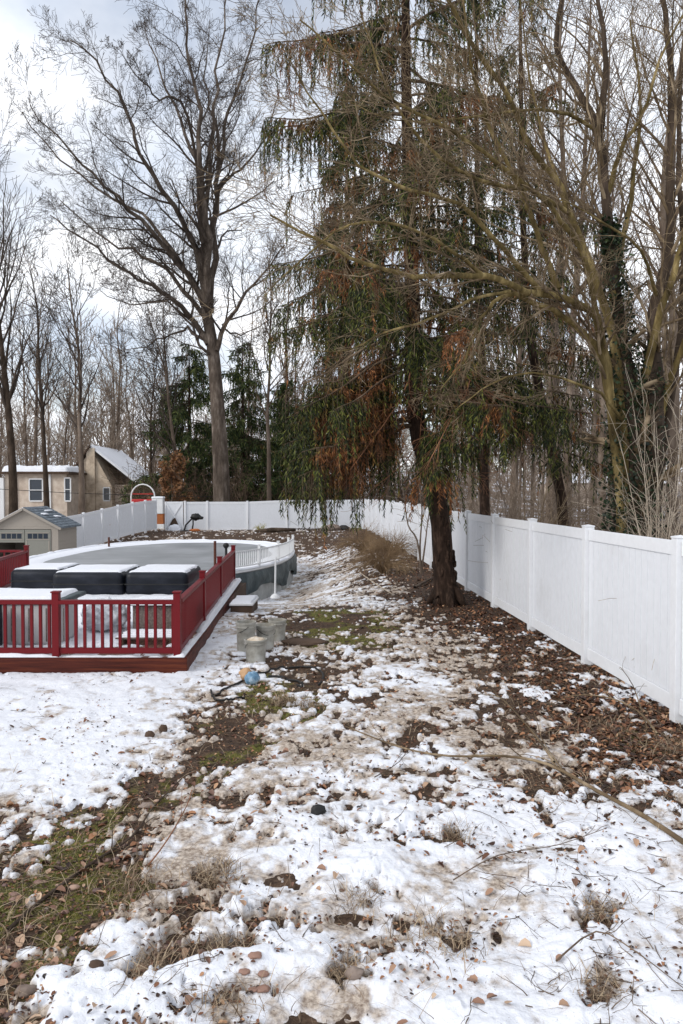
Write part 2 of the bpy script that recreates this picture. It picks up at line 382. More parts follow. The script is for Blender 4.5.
# ---------------------------------------------------------------- ground and snow sheets
def grid(ys, nu, wf, p=.45):
    s = np.linspace(-1, 1, nu); u = s*(p+(1-p)*s*s)
    X = u[None, :]*wf(ys)[:, None]; Y = np.repeat(ys[:, None], nu, 1)
    return X, Y
def grid_mesh(name, X, Y, Z, keep=None):
    r, c = X.shape; idx = np.arange(r*c).reshape(r, c)
    Fq = np.stack([idx[:-1, :-1], idx[:-1, 1:], idx[1:, 1:], idx[1:, :-1]], -1).reshape(-1, 4)
    V = np.stack([X, Y, Z], -1).reshape(-1, 3)
    if keep is not None:
        k = (keep[:-1, :-1] | keep[:-1, 1:] | keep[1:, 1:] | keep[1:, :-1]).ravel(); Fq = Fq[k]
        used = np.zeros(len(V), bool); used[Fq.ravel()] = True
        remap = np.cumsum(used)-1; V = V[used]; Fq = remap[Fq]
        return np_mesh(name, V, Fq), used
    return np_mesh(name, V, Fq), np.ones(len(V), bool)
def attr(me, name, v):
    a = me.attributes.new(name, 'FLOAT', 'POINT'); a.data.foreach_set('value', np.asarray(v, np.float32))
ys = np.concatenate([np.linspace(-9, 1.8, 20), np.exp(np.linspace(math.log(1.95), math.log(60), 560)), np.exp(np.linspace(math.log(62), math.log(1500), 90))])
X, Y = grid(ys, 520, lambda y: 1.25*np.maximum(y, 2)+5)
Z = ground_h(X, Y)
me, _ = grid_mesh('ground', X, Y, Z)
attr(me, 'moss', moss_f(X, Y).ravel()); attr(me, 'farsnow', (ss(46.5, 55, Y)+0*X).ravel())
tag(link('ground', me, M['soil']), kind='structure')
ys = np.concatenate([np.linspace(-4, 1.5, 30)[:-1], np.exp(np.linspace(math.log(1.5+.6), math.log(56+.6), 1000))-.6])
X, Y = grid(ys, 950, lambda y: .95*np.maximum(y, 1.5)+2.2, .5)
m_ = snow_m(X, Y)
# no snow inside the deck and the pool
deck_in = (X < -2.0-.05*(Y-9.4)) & (Y > 9.42) & (Y < 18.0)
pool_in = (((np.abs(X+5.92))/4.2)**2.3+(np.abs(Y-25.4)/7.2)**2.3) < .98
m_ = np.where(deck_in | pool_in, -1, m_)
# melt line kept bare right under the white fences
T_ = snow_t(X, Y, m_); Z = ground_h(X, Y)+T_
me, used = grid_mesh('snow', X, Y, Z, keep=m_ > -.02)
attr(me, 'snow_m', m_.ravel()[used]); attr(me, 'rise', (snow_lump(X, Y)/.05).ravel()[used])
D = .56*ss(4.6, 6.0, Y)*(1-ss(1.0, 2.4, X))*(1-ss(12, 18, Y))+.40*ss(4.8, 6.4, Y)*ss(.8, 1.8, X)+.40*(1-ss(4.4, 5.8, Y))+.62*ss(12, 18, Y)
D = D*(1-.88*(1-ss(-2.45, -1.55, X+.25*vn(X*1.3, Y*1.3, 3)))*ss(5.6, 6.6, Y)*(1-ss(20, 26, Y)))
D = D+.28*gau(X, Y, -.9, 3.5, .6, .3)+.35*gau(X, Y, -1.1, 4.65, .5, .4)+.3*gau(X, Y, -1.4, 5.7, .7, .6)
D = D-.45+.75*fbm(X*1.1, Y*1.0, 2, 7)+.70*fbm(X*4.5, Y*4, 3, 1)+.75*fbm(X*13, Y*11, 2, 6)-.32*snow_lump(X, Y)/.03+.75*np.exp(-np.maximum(m_, 0)*7)
clean = D
attr(me, 'dirt', clean.ravel()[used])
tag(link('snow', me, M['snow']), 'patchy half melted snow lying over the yard', 'snow', kind='stuff')

# ---------------------------------------------------------------- scattered leaves, grass, twigs
def leaf_set(name, n, region, size, mat, label, seed, cat='leaves'):
    r = np.random.RandomState(seed); V = []; Fc = []; cnt = 0
    pts = region(r, n); x = pts[:, 0]; y = pts[:, 1]
    z = ground_h(x, y)+np.maximum(0, snow_t(x, y))+.004
    shape = np.array([(-1, 0), (-.72, .38), (-.1, .58), (.6, .44), (1.0, 0), (.62, -.40), (-.05, -.60), (-.75, -.40)])
    k = len(shape)
    s = size*(.55+.8*r.rand(n)); th = r.rand(n)*2*PI; wdt = .7+.5*r.rand(n)
    lx = shape[None, :, 0]*s[:, None]*.5; ly = shape[None, :, 1]*(s*wdt)[:, None]*.55
    curl = (r.rand(n)*.9+.15)[:, None]; lz = curl*(np.abs(ly)**1.3*5+lx**2*6*(r.rand(n)-.2)[:, None])
    tx = (r.rand(n)-.5)[:, None]*.9; ty = (r.rand(n)-.5)[:, None]*.9
    lz = lz+lx*tx+ly*ty; lz = lz-lz.min(1, keepdims=True)*.8
    ct = np.cos(th)[:, None]; st = np.sin(th)[:, None]
    V = np.stack([x[:, None]+lx*ct-ly*st, y[:, None]+lx*st+ly*ct, z[:, None]+lz], -1).reshape(-1, 3)
    b = np.arange(n)[:, None]*k
    # two halves folded on the midrib
    F1 = b+np.array([[0, 1, 2, 3, 4]]); F2 = b+np.array([[0, 4, 5, 6, 7]])
    me = np_mesh(name, V, [F1, F2], smooth=False)
    return tag(link(name, me, mat), label, cat, kind='stuff')
def reg_persp(r, n, y0, y1, fn, spread=.62):
    out = np.zeros((0, 2))
    while len(out) < n:
        y = np.exp(r.uniform(math.log(y0), math.log(y1), n*2)); x = (r.rand(n*2)*2-1)*(spread*y+.4)
        k = r.rand(n*2) < fn(x, y); out = np.concatenate([out, np.stack([x[k], y[k]], 1)])
    return out[:n]
notbuilt = lambda x, y: ~(((x < -1.95-.05*(y-9.4)) & (y > 9.3) & (y < 18.1)) | ((((np.abs(x+5.92))/4.3)**2.3+(np.abs(y-25.4)/7.3)**2.3) < 1))
leaf_set('leaf_litter', 42000, lambda r, n: reg_persp(r, n, 4.5, 46, lambda x, y: notbuilt(x, y)*(.04+ss(1.6, 2.7, x)*ss(5.2, 6.5, y)+.6*gau(x, y, 2, 15, 1.2, 3)+.5*ss(17, 20, y)*ss(-.5, .9, x)+.35*ss(30, 36, y))*np.where(snow_m(x, y) > .05, .14, 1)), .050, M['leaf'], 'brown fallen leaves matted on the bare ground along the fence', 3)
leaf_set('fallen_leaves', 520, lambda r, n: reg_persp(r, n, 2.6, 9.5, lambda x, y: notbuilt(x, y)*np.where(snow_m(x, y) > .05, .22, 1.)*(1-.85*(1-ss(-2.4, -1.6, x))*ss(5.4, 6.2, y))), .052, M['leaf_pale'], 'tan and brown leaves scattered over snow in the foreground', 5)
leaf_set('leaf_crumbs', 22000, lambda r, n: reg_persp(r, n, 2.6, 16, lambda x, y: notbuilt(x, y)*np.where(snow_m(x, y) > .22, .22*ss(-.05, .45, fbm(x*2.5, y*2.5, 3, 2)), 1.)), .022, M['leaf'], 'small dark leaf crumbs and bark bits on soil and thin snow', 8)

def blades(name, n, region, hgt, wid, mat, label, seed, lean=.8, cat='grass'):
    r = np.random.RandomState(seed); pts = region(r, n); n = len(pts); x = pts[:, 0]; y = pts[:, 1]
    z = ground_h(x, y)+np.minimum(.012, np.maximum(0, snow_t(x, y)))-.005
    th = r.rand(n)*2*PI; h = hgt*(.4+.9*r.rand(n)); ln = lean*(.3+r.rand(n)); w = wid*(.6+.8*r.rand(n))
    t = np.array([0, .35, .7, 1.]); tw = np.array([1, .9, .6, .12])
    V = np.zeros((n, 4, 2, 3)); dx = np.cos(th); dy = np.sin(th); px = -dy; py = dx
    bend = r.randn(n)*.4
    for i in range(4):
        hor = h*ln*t[i]**1.6; zz = h*(t[i]-.55*np.minimum(1.3, ln)*t[i]**2.2)
        cx = x+dx*hor+px*bend*h*t[i]**2; cy = y+dy*hor+py*bend*h*t[i]**2
        for s in (0, 1):
            sg = (s-.5)*w*tw[i]; V[:, i, s, 0] = cx+px*sg; V[:, i, s, 1] = cy+py*sg; V[:, i, s, 2] = np.maximum(z+zz, z)
    b = np.arange(n)[:, None]*8; Fq = np.concatenate([b+np.array([[2*i, 2*i+1, 2*i+3, 2*i+2]]) for i in range(3)])
    return tag(link(name, np_mesh(name, V.reshape(-1, 3), Fq), mat), label, cat, kind='stuff')
blades('grass', 16000, lambda r, n: reg_persp(r, n, 2.7, 15.5, lambda x, y: (moss_f(x, y) > .42)*np.where(snow_m(x, y) > .1, .05, 1.)*notbuilt(x, y)), .026, .0045, M['grass'], 'short green grass and moss showing in the thawed strip', 4)
def tufts(r, n):
    cs = TUFTS
    out = []
    for _ in range(n):
        c = cs[r.randint(len(cs))]; out.append((c[0]+r.randn()*c[2]*.6, c[1]+r.randn()*c[2]*.6))
    return np.array(out)
blades('dry_grass', 3600, tufts, .13, .0042, M['straw'], 'dry straw coloured grass poking through holes in the snow', 6, 1.1)
blades('matted_straw', 7000, lambda r, n: reg_persp(r, n, 2.7, 12, lambda x, y: np.where(snow_m(x, y) < .06, 1., .12)*notbuilt(x, y)*(.4+ss(.8, 2., x))), .12, .0035, M['straw'], 'thin dead stems lying flat on the thawed soil', 9, 2.2)

# pebbles (stuff) in the bare foreground
mb = MB(); r = np.random.RandomState(21)
pp = reg_persp(r, 150, 2.7, 6, lambda x, y: (snow_m(x, y) < .0)*(x < .1)*1.)
for x, y in pp:
    s = .012+.016*r.rand(); mb.blob((x, y, top_h(x, y)+s*.15), (s*1.3, s, s*.55), 1, .25, 1.3, r.rand()*9)
tag(mb.build('pebbles', M['pebble'], smooth=True), 'small reddish brown pebbles on the bare muddy soil', 'pebbles', kind='stuff')

# ---------------------------------------------------------------- branch engine
class Wood:
    def __init__(s): s.L = {}
    def add(s, pts, rad, k=3):
        s.L.setdefault((len(pts), k), []).append((pts, rad))
    def mesh(s, name):
        Vs = []; Fs = []; off = 0
        for (n, k), lst in s.L.items():
            Pn = np.array([a for a, _ in lst], float); R = np.array([b for _, b in lst], float)  # m,n,3
            T = np.empty_like(Pn); T[:, 1:-1] = Pn[:, 2:]-Pn[:, :-2]; T[:, 0] = Pn[:, 1]-Pn[:, 0]; T[:, -1] = Pn[:, -1]-Pn[:, -2]
            T /= np.linalg.norm(T, axis=2, keepdims=True)+1e-9
            mt = np.abs(T.mean(1)); ref = np.eye(3)[np.argmin(mt, 1)][:, None, :]
            A = np.cross(T, ref); A /= np.linalg.norm(A, axis=2, keepdims=True)+1e-9; B = np.cross(T, A)
            an = np.arange(k)*2*PI/k
            V = Pn[:, :, None, :]+R[:, :, None, None]*(A[:, :, None, :]*np.cos(an)[None, None, :, None]+B[:, :, None, :]*np.sin(an)[None, None, :, None])
            m = len(lst); idx = off+np.arange(m*n*k).reshape(m, n, k)
            q = np.stack([idx[:, :-1, :], np.roll(idx, -1, 2)[:, :-1, :], np.roll(idx, -1, 2)[:, 1:, :], idx[:, 1:, :]], -1).reshape(-1, 4)
            Vs.append(V.reshape(-1, 3)); Fs.append(q); off += m*n*k
        if not Vs: return None
        return np_mesh(name, np.concatenate(Vs), np.concatenate(Fs))
def rv(r): return (r.gauss(0, 1), r.gauss(0, 1), r.gauss(0, 1))
def vadd(a, b, s=1.): return (a[0]+b[0]*s, a[1]+b[1]*s, a[2]+b[2]*s)
def nrm(a):
    l = math.sqrt(a[0]**2+a[1]**2+a[2]**2)+1e-9; return (a[0]/l, a[1]/l, a[2]/l)
def side(d, ang, r):
    q = rv(r); dd = q[0]*d[0]+q[1]*d[1]+q[2]*d[2]; q = nrm(vadd(q, d, -dd))
    return nrm((d[0]*math.cos(ang)+q[0]*math.sin(ang), d[1]*math.cos(ang)+q[1]*math.sin(ang), d[2]*math.cos(ang)+q[2]*math.sin(ang)))
def grow(W, r, p, d, L, rad, lv, prm):
    """prm: dict(kids, ratio, ang, wig, trop, rmin, maxlv)"""
    n = 6 if lv <= 1 else (5 if lv == 2 else 4)
    pts = [p]; rads = [rad]; step = L/(n-1); dirs = [d]
    wig = prm['wig']; tr = prm['trop'][min(lv, len(prm['trop'])-1)]
    for i in range(1, n):
        d = nrm(vadd(vadd(d, rv(r), wig), (0, 0, 1), tr/n)); p = vadd(p, d, step); pts.append(p); dirs.append(d)
        rads.append(max(prm['rmin'], rad*(1-.72*i/(n-1))))
    (prm.get('big') if (lv <= prm.get('biglv', 0) and prm.get('big')) else W).add(pts, rads, 6 if rad > .05 else (4 if rad > .02 else 3))
    if lv >= prm['maxlv']: return
    spawn(W, r, pts, rads, dirs, L, lv, prm)
def spawn(W, r, pts, rads, dirs, L, lv, prm, t0=.18, kids=None, kl=None):
    n = len(pts); K = kids or prm['kids'][min(lv, len(prm['kids'])-1)]
    for j in range(K):
        t = t0+(1-t0)*(j+r.random())/K; f = t*(n-1); i = min(int(f), n-2); f -= i
        p = tuple(pts[i][a]*(1-f)+pts[i+1][a]*f for a in range(3)); rr = rads[i]*(1-f)+rads[i+1]*f
        ang = prm['ang']*(.65+.7*r.random()); d = side(dirs[i+1], ang, r)
        ll = (kl or L*prm['ratio'])*(1.15-.55*t)*(.65+.7*r.random())
        grow(W, r, p, d, ll, min(rr*.62, rr*prm.get('rr', .62)), lv+1, prm)
def limb(Wb, W, r, pts, r0, r1, prm, kids=10, kl=None, lv=0, k=8, t0=.1, sub=3, jit=.0):
    """explicit limb (list of points), smoothed, with children grown on it"""
    pts = [tuple(p) for p in pts]; out = []
    n = len(pts)
    for i in range(n-1):
        p0 = pts[max(i-1, 0)]; p1 = pts[i]; p2 = pts[i+1]; p3 = pts[min(i+2, n-1)]
        for s in range(sub):
            t = s/sub
            out.append(tuple(.5*((2*p1[a])+(-p0[a]+p2[a])*t+(2*p0[a]-5*p1[a]+4*p2[a]-p3[a])*t*t+(-p0[a]+3*p1[a]-3*p2[a]+p3[a])*t**3)+(r.gauss(0, jit) if jit else 0) for a in range(3)))
    out.append(pts[-1]); m = len(out)
    rads = [r0+(r1-r0)*(i/(m-1))**.8 for i in range(m)]
    dirs = [nrm(tuple(out[min(i+1, m-1)][a]-out[max(i-1, 0)][a] for a in range(3))) for i in range(m)]
    Wb.add(out, rads, k)
    L = sum(math.dist(out[i], out[i+1]) for i in range(m-1))
    spawn(W, r, out, rads, dirs, L, lv, prm, t0=t0, kids=kids, kl=kl)
    return out, rads, dirs
def wood_obj(name, W, mat, parent):
    me = W.mesh(name)
    if me is None: return None
    return link(name, me, mat, parent, True)

# ---------------------------------------------------------------- 1. the big oak behind the back fence
def oak():
    d0 = 50.; r = random.Random(3); base = P(222, 505, d0); base.z = ground_base(base.x, base.y)-.1
    t = empty('oak_tree', base, 'tallest bare oak with a wide spreading crown behind the back fence', 'tree')
    big = Wood(); tw = Wood()
    prm = dict(kids=[10, 8, 5, 3], ratio=.55, ang=.72, wig=.17, trop=[.3, .3, .3, .3], rmin=.009, maxlv=4, rr=.46)
    q = lambda L: [P(x, y, d0+dd) for x, y, dd in L]
    limb(big, tw, r, [base]+q([(221, 470, 0), (219, 430, 0), (216, 385, 0), (213, 350, .2), (207, 315, .3)]), .62, .36, prm, kids=2, kl=3, k=12, t0=.7)
    LS = [
     ([(210, 345, 0), (196, 322, 0), (175, 300, -1), (150, 285, -2), (120, 268, -3), (85, 240, -3.5), (50, 215, -4)], .24, .03, 13, 4.6),
     ([(207, 320, 0), (185, 290, 1), (165, 268, 2), (130, 250, 2.5), (95, 232, 3.5), (60, 200, 4)], .2, .03, 12, 4.4),
     ([(207, 315, .3), (196, 285, 1), (170, 255, 0), (140, 220, -1.5), (105, 185, -3), (70, 150, -4), (30, 105, -5)], .27, .03, 15, 5),
     ([(205, 300, 0), (180, 262, 1), (150, 222, 2.5), (115, 200, 4), (60, 160, 5.5), (22, 112, 6)], .2, .03, 13, 4.6),
     ([(207, 315, .3), (202, 270, 0), (190, 235, -.5), (165, 190, -2), (140, 150, -3), (125, 110, -3), (95, 60, -4), (70, 40, -4)], .28, .03, 16, 5),
     ([(206, 310, .3), (204, 260, .5), (200, 210, 1), (194, 160, 1), (180, 120, 2.5), (160, 75, 3), (145, 30, 3)], .28, .03, 15, 5),
     ([(206, 300, 0), (207, 240, -1), (203, 190, -1), (198, 150, -2), (200, 110, -2), (190, 60, -3), (185, 10, -4), (180, -40, -4)], .28, .03, 16, 5),
     ([(208, 310, .3), (214, 260, 1), (216, 210, 1), (219, 170, 2), (225, 130, 3), (240, 80, 3), (255, 30, 4), (262, -25, 5)], .27, .03, 16, 5),
     ([(216, 210, 1), (222, 185, 0), (240, 170, -1), (262, 140, -3), (280, 90, -4)], .14, .025, 10, 4),
     ([(204, 215, 1), (212, 150, 1), (215, 90, 2), (222, 30, 2), (230, -30, 3)], .18, .03, 12, 4.6),
     ([(217, 350, .1), (224, 325, -.5), (240, 300, -1.5), (262, 275, -2.5), (285, 245, -4)], .2, .03, 10, 4),
     ([(224, 325, 0), (236, 335, 1), (250, 330, 2), (272, 318, 3)], .08, .02, 6, 2.5),
     ([(206, 345, 0), (188, 330, .5), (170, 335, 1.5), (150, 345, 2), (120, 350, 3)], .12, .02, 9, 3),
     ([(210, 355, 0), (200, 345, -1), (186, 318, -2), (160, 300, -4), (130, 305, -5), (100, 290, -6)], .12, .02, 9, 3.2),
     ([(196, 160, 1), (180, 100, -1), (160, 100, -2), (140, 80, -3), (120, 50, -4)], .12, .02, 9, 3.2),
     ([(219, 170, 2), (215, 120, 4), (205, 80, 5), (210, 20, 6)], .14, .02, 9, 3.4),
    ]
    for pts, r0, r1, kd, kl in LS: limb(big, tw, r, q(pts), r0, r1, prm, kids=int(kd*1.15), kl=kl*.78, k=7, jit=.09)
    wood_obj('trunk', big, M['bark_oak'], t); wood_obj('crown', tw, M['twig_oak'], t)
oak()

# ---------------------------------------------------------------- 2. leaning many-stemmed tree behind the right fence
def ivy_tree():
    d0 = 11.6; r = random.Random(9); base = P(634, 560, d0); base.z = -.1
    t = empty('willow_tree', base, 'many stemmed leaning bare tree rising behind the near right fence', 'tree')
    big = Wood(); tw = Wood(); core = Wood()
    prm = dict(kids=[9, 7, 4, 2], ratio=.52, ang=.62, wig=.16, trop=[.1, .08, .05, 0], rmin=.0028, maxlv=3, rr=.40)
    q = lambda L: [P(x, y, d0+dd) for x, y, dd in L]
    stems = [
     ([(622, 560, 0), (622, 500, 0), (617, 440, 0), (610, 390, -.1), (596, 318, -.4), (568, 300, -.7), (525, 291, -1.2), (486, 276, -1.7), (440, 277, -2.2), (400, 274, -2.5), (363, 264, -2.8), (318, 240, -3), (270, 215, -3.1)], .10, .012, 26, 1.5),
     ([(624, 560, 0), (618, 470, -.1), (607, 382, -.2), (595, 345, -.3), (562, 316, -.6), (522, 297, -1), (500, 299, -1.3), (480, 320, -1.5), (465, 360, -1.7), (440, 390, -1.8)], .085, .008, 16, 1.1),
     ([(628, 560, .1), (622, 440, 0), (612, 340, .1), (589, 262, .1), (569, 213, 0), (562, 186, 0), (529, 146, -.3), (511, 103, -.6), (475, 50, -.9), (447, 0, -1.3), (425, -45, -1.6)], .09, .02, 22, 1.7),
     ([(560, 290, -.4), (543, 249, -.3), (525, 199, -.6), (493, 135, -.8), (479, 92, -1.0), (468, 46, -1.4), (462, -20, -1.7)], .055, .012, 16, 1.5),
     ([(632, 560, .2), (630, 450, .2), (622, 340, .3), (611, 256, .4), (606, 192, .5), (598, 131, .6), (575, 85, .8), (557, 46, .9), (565, -30, 1)], .15, .03, 18, 1.7),
     ([(599, 135, .6), (605, 82, .5), (604, 30, .4), (590, -30, .3)], .07, .025, 9, 1.6),
     ([(598, 133, .6), (570, 115, .1), (539, 110, -.4), (490, 116, -.9), (440, 121, -1.3), (392, 119, -1.7), (340, 100, -2)], .035, .006, 13, 1.1),
     ([(640, 560, .1), (644, 450, .1), (652, 347, 0), (656, 300, 0), (668, 262, 0), (671, 200, .1), (671, 142, .2), (671, 89, .3), (668, 36, .3), (658, -30, .4)], .14, .035, 16, 1.6),
     ([(646, 560, .3), (642, 430, .3), (652, 343, -.2), (668, 290, -.4), (684, 240, -.6), (705, 170, -.8), (715, 90, -1)], .10, .02, 14, 1.5),
     ([(650, 560, .2), (655, 450, .1), (666, 393, 0), (686, 340, -.2), (720, 290, -.4), (760, 210, -.6)], .09, .02, 14, 1.4),
     ([(650, 560, .5), (664, 440, .6), (680, 330, .8), (684, 240, 1), (678, 150, 1.2), (683, 60, 1.4), (690, -30, 1.5)], .08, .03, 14, 1.6),
     ([(596, 318, -.3), (582, 250, -.7), (548, 205, -1.2), (500, 165, -1.7), (450, 130, -2.2), (400, 105, -2.6), (345, 60, -3), (300, 20, -3.2)], .05, .008, 19, 1.3),
     ([(540, 294, -1), (505, 250, -1.4), (460, 205, -1.9), (410, 190, -2.3), (360, 165, -2.6), (320, 110, -2.8), (290, 60, -3)], .045, .007, 17, 1.2),
     ([(589, 262, .1), (575, 220, .7), (550, 160, 1.2), (530, 80, 1.6), (520, 0, 2)], .05, .012, 13, 1.6),
     ([(612, 300, .3), (630, 200, .8), (640, 110, 1.2), (630, 20, 1.5)], .06, .015, 13, 1.5),
     ([(606, 200, .5), (620, 150, .3), (640, 120, .1), (660, 60, 0), (690, 0, -.2)], .05, .012, 12, 1.4),
     ([(486, 276, -1.7), (450, 250, -2.1), (400, 225, -2.5), (350, 225, -2.8), (300, 260, -3), (262, 300, -3.1)], .03, .005, 13, .9),
     ([(511, 292, -1.4), (470, 300, -1.8), (430, 320, -2.1), (390, 330, -2.3), (350, 350, -2.4), (310, 350, -2.4)], .026, .005, 11, .9),
     ([(568, 213, 0), (530, 190, -.8), (480, 180, -1.5), (420, 140, -2), (380, 70, -2.4), (360, 10, -2.6)], .04, .008, 15, 1.2),
     ([(622, 420, -.2), (600, 395, -.6), (560, 378, -1.1), (520, 375, -1.5), (480, 390, -1.8), (455, 410, -1.9)], .03, .005, 12, .6),
     ([(657, 300, 0), (640, 250, -.6), (600, 220, -1.2), (560, 200, -1.6)], .035, .006, 10, 1),
    ]
    limb(core, tw, r, q([(634, 562, .2), (632, 500, .2), (629, 440, .2), (624, 385, .2), (620, 350, .3)]), .34, .17, prm, kids=0, kl=1, k=14, sub=5, jit=.012)
    limb(core, tw, r, q([(648, 562, .1), (650, 480, .1), (655, 400, .1), (653, 350, .1)]), .22, .12, prm, kids=0, kl=1, k=12, sub=5, jit=.01)
    for si, (pts, r0, r1, kd, kl) in enumerate(stems): limb(core if si in (4, 5, 7, 10) else big, tw, r, q(pts), r0*.98, r1*1.0, prm, kids=int(kd*1.15), kl=kl*1.1, k=8, jit=.012, t0=.25)
    wood_obj('trunk', core, M['bark_dark'], t); wood_obj('limbs', big, M['bark_tan'], t); wood_obj('crown', tw, M['twig_tan'], t)
    # ivy on the stems
    n = 6200; V = np.zeros((n, 4, 3)); rr = np.random.RandomState(4)
    path = [P(628, 545, d0), P(628, 480, d0), P(626, 400, d0), P(622, 330, d0+.2), P(613, 262, d0+.3), P(609, 220, d0+.4)]
    path2 = [P(640, 545, d0), P(645, 470, d0), P(650, 400, d0), P(648, 350, d0)]
    for i in range(n):
        pt = path if rr.rand() < .82 else path2
        u = rr.rand()**1.1*(len(pt)-1); k = min(int(u), len(pt)-2); c = np.array(pt[k].lerp(pt[k+1], u-k))
        a = rr.rand()*2*PI; R = (.34-.24*u/(len(pt)-1))*(.7+.6*rr.rand())+ (.12*max(0, rr.randn()) if rr.rand() < .3 else 0)
        c = c+np.array((math.cos(a)*R, math.sin(a)*R, rr.randn()*.05))
        A = rr.randn(3); A /= np.linalg.norm(A); B = np.cross(A, rr.randn(3)); B /= np.linalg.norm(B); s = .018+.030*rr.rand()**2
        V[i] = [c-A*s, c+B*s*.7, c+A*s, c-B*s*.7]
    me = np_mesh('ivy', V.reshape(-1, 3), np.arange(n*4).reshape(n, 4), False)
    tag(link('ivy', me, M['ivy']), 'dark green ivy climbing the stems of the leaning tree by the right fence', 'ivy')
ivy_tree()

# ---------------------------------------------------------------- 3. spruces
def spruce(name, base, top_z, rad0, axis, z0, z1, nb, R, label, seed, mat, twm, dens=1., droop=.55, hang=(.35, .9), nlen=.10, nw=.02, extra=(), group=None, rfun=None, detail=True, bare=.0, step=1.):
    r = random.Random(seed); t = empty(name, base, label, 'tree', group)
    big = Wood(); tw = Wood()
    ax = axis
    def at(z):
        for i in range(len(ax)-1):
            if ax[i][2] <= z <= ax[i+1][2]:
                f = (z-ax[i][2])/(ax[i+1][2]-ax[i][2]); return tuple(ax[i][a]*(1-f)+ax[i+1][a]*f for a in range(3))
        return ax[-1] if z > ax[-1][2] else ax[0]
    prm0 = dict(kids=[0], ratio=.3, ang=.8, wig=.1, trop=[0], rmin=.004, maxlv=0)
    Z0 = base[2]; n = 22; pts = [at(Z0+(top_z-Z0)*i/n) for i in range(n+1)]
    big.add(pts, [max(.015, rad0*(1-.93*i/n)*(1.25 if i == 0 else 1)) for i in range(n+1)], 12)
    FP = []; FD = []; FL = []          # foliage sprays: position, direction, length
    branches = []
    for i in range(nb):
        z = z0+(z1-z0)*(i+r.random())/nb; f = (z-z0)/(top_z-z0)
        br = R*(rfun(f) if rfun else (1-f)**.75)*(.55+.6*r.random()); az = r.random()*2*PI
        branches.append((z, az, br, None))
    for e in extra: branches.append(e)
    for z, az, br, dr in branches:
        p = at(z); dd = (math.cos(az), math.sin(az)); pts = []; m = 9
        dp = (dr if dr is not None else droop*(.6+.7*r.random()))
        wob = r.gauss(0, .10)
        for k in range(m):
            u = k/(m-1); s = br*u; zz = .10*br*u-dp*br*(u**1.5)*.75+.30*dp*br*max(0, u-.7)*1.6
            a2 = wob*u*u*br; pts.append((p[0]+dd[0]*s-dd[1]*a2, p[1]+dd[1]*s+dd[0]*a2, p[2]+zz+r.gauss(0, .02)*br*.2))
        tr = max(.012, min(.045, br*.014)); rads = [max(.005, tr*(1-.85*k/(m-1))) for k in range(m)]
        (big if tr > .05 else tw).add(pts, rads, 5)
        isbare = r.random() < (.15 if dr is not None else bare*(1-.5*(z-z0)/(z1-z0)))
        # secondary hanging twigs
        nt = max(4, int(br*13*dens*(1.1 if dr is not None else 1)))
        for k in range(nt):
            u = .16+.84*(k+r.random())/nt; f = u*(m-1); i = min(int(f), m-2); f -= i
            q = tuple(pts[i][a]*(1-f)+pts[i+1][a]*f for a in range(3)); sd = r.choice((-1, 1))
            hl = (hang[0]+(hang[1]-hang[0])*r.random()**1.6*1.15)*(.55+.75*abs(math.sin(z*7+u*11+az*3)))*(1.05-.35*u)*min(1, br/1.6)
            out = .30*r.random()*hl*1.3
            e1 = (q[0]-dd[1]*sd*out+dd[0]*out*.5, q[1]+dd[0]*sd*out+dd[1]*out*.5, q[2]-hl*.30)
            e2 = (e1[0]-dd[1]*sd*out*.25+r.gauss(0, .03), e1[1]+dd[0]*sd*out*.25+r.gauss(0, .03), e1[2]-hl*.70)
            tw.add([q, e1, e2], [.005, .004, .002], 3)
            if isbare and r.random() < .8:
                for _ in range(3):
                    j = r.random(); c = tuple(q[a]*(1-j)+e2[a]*j for a in range(3)); v = nrm((r.gauss(0, .6), r.gauss(0, .6), -.6)); tw.add([c, vadd(c, v, .15), vadd(vadd(c, v, .3), (0, 0, -1), .06)], [.003, .0025, .0015], 3)
                continue
            ns = max(3, int(hl/(nlen*.30)*step))
            for j in range(ns):
                u2 = (j+r.random())/ns
                if u2 < .4: w = u2/.4; c = tuple(q[a]*(1-w)+e1[a]*w for a in range(3))
                else: w = (u2-.4)/.6; c = tuple(e1[a]*(1-w)+e2[a]*w for a in range(3))
                FP.append(c); v = nrm((r.gauss(0, .45)-dd[1]*sd*.25, r.gauss(0, .45)+dd[0]*sd*.25, -1.0)); FD.append(v); FL.append(nlen*(.6+.8*r.random()))
        # sprays along the branch itself
        if not isbare:
            for k in range(int(br*14*dens)):
                u = .2+.8*r.random(); f = u*(m-1); i = min(int(f), m-2); f -= i
                FP.append(tuple(pts[i][a]*(1-f)+pts[i+1][a]*f for a in range(3))); sd = r.choice((-1, 1))
                FD.append(nrm((dd[0]*.7-dd[1]*sd*.7, dd[1]*.7+dd[0]*sd*.7, -.3+r.gauss(0, .2)))); FL.append(nlen*(.9+r.random()))
    rr = np.random.RandomState(seed); FP = np.array(FP); FD = np.array(FD); FL = np.array(FL); m = len(FP)
    A = rr.randn(m, 3); A -= (A*FD).sum(1, keepdims=True)*FD; A /= np.linalg.norm(A, axis=1, keepdims=True)
    w = nw*(.6+.8*rr.rand(m))[:, None]*.5; Lc = FL[:, None]
    V = np.stack([FP, FP+FD*Lc*.35+A*w, FP+FD*Lc, FP+FD*Lc*.35-A*w], 1).reshape(-1, 3)
    wood_obj('trunk', big, M['bark_spruce'], t); wood_obj('branches', tw, twm, t)
    me = np_mesh('crown', V, np.arange(m*4).reshape(m, 4), False); link('crown', me, mat, t, True)
    return t, m
b0 = P(447, 604, 15.2); b0.z = -.08
